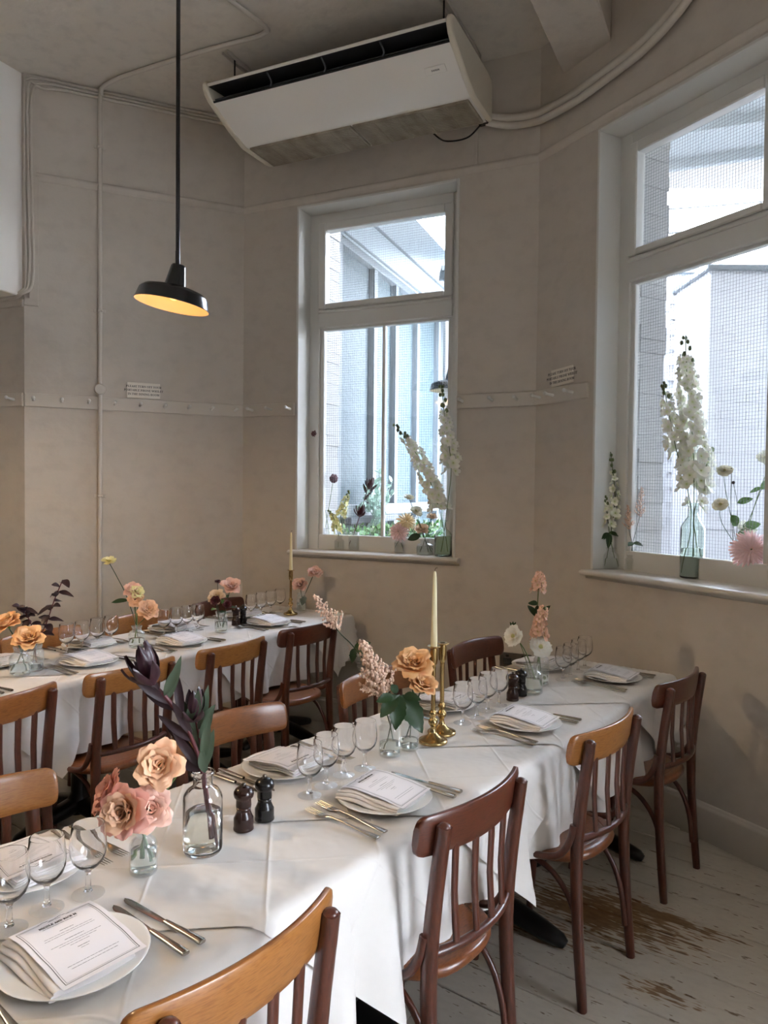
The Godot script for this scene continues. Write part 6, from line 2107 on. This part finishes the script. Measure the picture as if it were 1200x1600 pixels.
		leaf(o, Vector3(1.3595, 1.3305, -4.0954), Vector3(0.7 if q[3] == 131 else -0.5, -0.1, 0.5), Vector3(0, 0.8, 0.6), 0.055, 0.035, 0.01, "leaf_dark", 0.15)
	vase("glass_bottle", "tall clear bottle of white delphiniums in the middle of right sill", Vector3(1.5426, 1.1800, -3.7499), [Vector2(0.024, 0.375), Vector2(0.028, 0.372), Vector2(0.0275, 0.364), Vector2(0.024, 0.36), Vector2(0.0235, 0.32), Vector2(0.027, 0.305), Vector2(0.05, 0.27), Vector2(0.0575, 0.255), Vector2(0.059, 0.24), Vector2(0.059, 0.012), Vector2(0.0575, 0.004), Vector2(0.053, 0.0)], 0.003, 0.15, "greenglass", "water")
	for q in [
		["great white delphinium spike rising highest before the right window", [Vector3(1.5454, 1.1961, -3.7499), Vector3(1.5450, 1.5098, -3.7499), Vector3(1.5349, 1.8283, -3.7499), Vector3(1.4994, 2.1450, -3.7499), Vector3(1.4846, 2.3880, -3.7499)], 0.33, 0.86, 0.062, 0.036, 120, 141, 8, 0.0],
		["slender white delphinium side spike left of the great one", [Vector3(1.4940, 1.2052, -3.7499), Vector3(1.5322, 1.5097, -3.7499), Vector3(1.4489, 1.8274, -3.7499), Vector3(1.4067, 2.0174, -3.7499), Vector3(1.3784, 2.1565, -3.7499)], 0.45, 0.86, 0.034, 0.031, 30, 142, 6, 0.15],
		["low white delphinium side spike right of the great one", [Vector3(1.5900, 1.2062, -3.7499), Vector3(1.5457, 1.4779, -3.7499), Vector3(1.5925, 1.6698, -3.7499), Vector3(1.6145, 1.8291, -3.7499)], 0.40, 0.96, 0.04, 0.033, 26, 143, 2, 0.15],
	]:
		o = flower("delphinium", q[0], q[1][0], "delphiniums on the right sill")
		spike(o, q[1], q[2], q[3], q[4], q[5], q[6], mats["petal_white"], q[7], q[8], q[9])
	straight_vase("low glass vase of cream scabious right of the tall bottle", Vector3(1.6956, 1.1800, -3.5788), 0.085, 0.04, 0.6)
	straight_vase("low glass vase under the big pink dahlia at the right edge", Vector3(1.7375, 1.1800, -3.4846), 0.075, 0.042, 0.7)
	o = flower("dahlia", "big pink dahlia facing forward at the right edge of the sill", Vector3(1.7460, 1.1980, -3.4846), "dahlias on the right sill")
	stem(o, [Vector3(1.7579, 1.1981, -3.4846), Vector3(1.7324, 1.2664, -3.4846), Vector3(1.7100, 1.3347, -3.4846)], 0.003)
	dahlia(o, Vector3(1.6950, 1.3488, -3.4546), Vector3(-0.25, 0.25, 0.95), 0.094, mats["dahlia_pink"], 90, 1, 100.0)
	for q in [
		["cream scabious, upper left beside the tall bottle on right sill", Vector3(1.6162, 1.7101, -3.5788), Vector3(-0.2, 0.7, 0.6), 0.038, 151],
		["cream scabious, lower left beside the tall bottle on right sill", Vector3(1.6017, 1.5487, -3.5788), Vector3(-0.4, 0.5, 0.7), 0.038, 152],
		["cream scabious just above the big pink dahlia", Vector3(1.7261, 1.4372, -3.5788), Vector3(0.1, 0.7, 0.6), 0.044, 153],
		["cream scabious at the picture's right edge, highest on its stem", Vector3(1.8124, 1.7729, -3.5788), Vector3(-0.2, 0.6, 0.7), 0.044, 154],
	]:
		o = flower("scabious", q[0], Vector3(1.6830, 1.1952, -3.5788), "cream scabious on the right sill")
		stem(o, [Vector3(1.6830, 1.1952, -3.5788), Vector3(1.6859, 1.3329, -3.5788), (q[1] as Vector3) - UP * 0.08 - Vector3(-0.005, 0, 0), q[1]], 0.0016, "stem_dark")
		scabious(o, q[1], q[2], q[3], mats["petal_greenish"], q[4])
	o = flower("scabious_bud", "tiny dark scabious buds on thin stems above the leaves", Vector3(1.6922, 1.1953, -3.5788))
	stem(o, [Vector3(1.6922, 1.1953, -3.5788), Vector3(1.6821, 1.3634, -3.5788), Vector3(1.6809, 1.5465, -3.5788), Vector3(1.6602, 1.6498, -3.5788)], 0.0014, "stem_dark")
	stem(o, [Vector3(1.6922, 1.1953, -3.5788), Vector3(1.6669, 1.3633, -3.5788), Vector3(1.6504, 1.5462, -3.5788), Vector3(1.6497, 1.7105, -3.5788)], 0.0014, "stem_dark")
	var b := MB.new()
	b.ball(Vector3(1.6601, 1.6558, -3.5788), 0.0085, 8)
	b.ball(Vector3(1.6495, 1.7165, -3.5788), 0.010, 8)
	wpart(o, "bud", b, mats["leaf_plum"])
	for q in [[Vector3(1.6806, 1.5587, -3.5788), Vector3(0.9, 0.45, 0.3), 0.075, 0.032], [Vector3(1.6832, 1.4489, -3.5788), Vector3(-0.55, 0.8, 0.3), 0.08, 0.05], [Vector3(1.7077, 1.4431, -3.5788), Vector3(0.95, 0.35, 0.3), 0.085, 0.045], [Vector3(1.6936, 1.3941, -3.5788), Vector3(0.2, 0.9, 0.4), 0.06, 0.035], [Vector3(1.7945, 1.6329, -3.5788), Vector3(-0.9, -0.2, 0.3), 0.075, 0.02], [Vector3(1.7948, 1.6238, -3.5788), Vector3(0.4, 0.8, 0.3), 0.07, 0.04]]:
		leaf(o, q[0], q[1], Vector3(0, 0.3, 1), q[2], q[3], 0.01, "leaf_mid")
	stem(o, [Vector3(1.7110, 1.3026, -3.5788), Vector3(1.7547, 1.5168, -3.5788), Vector3(1.8085, 1.6847, -3.5788)], 0.0022)
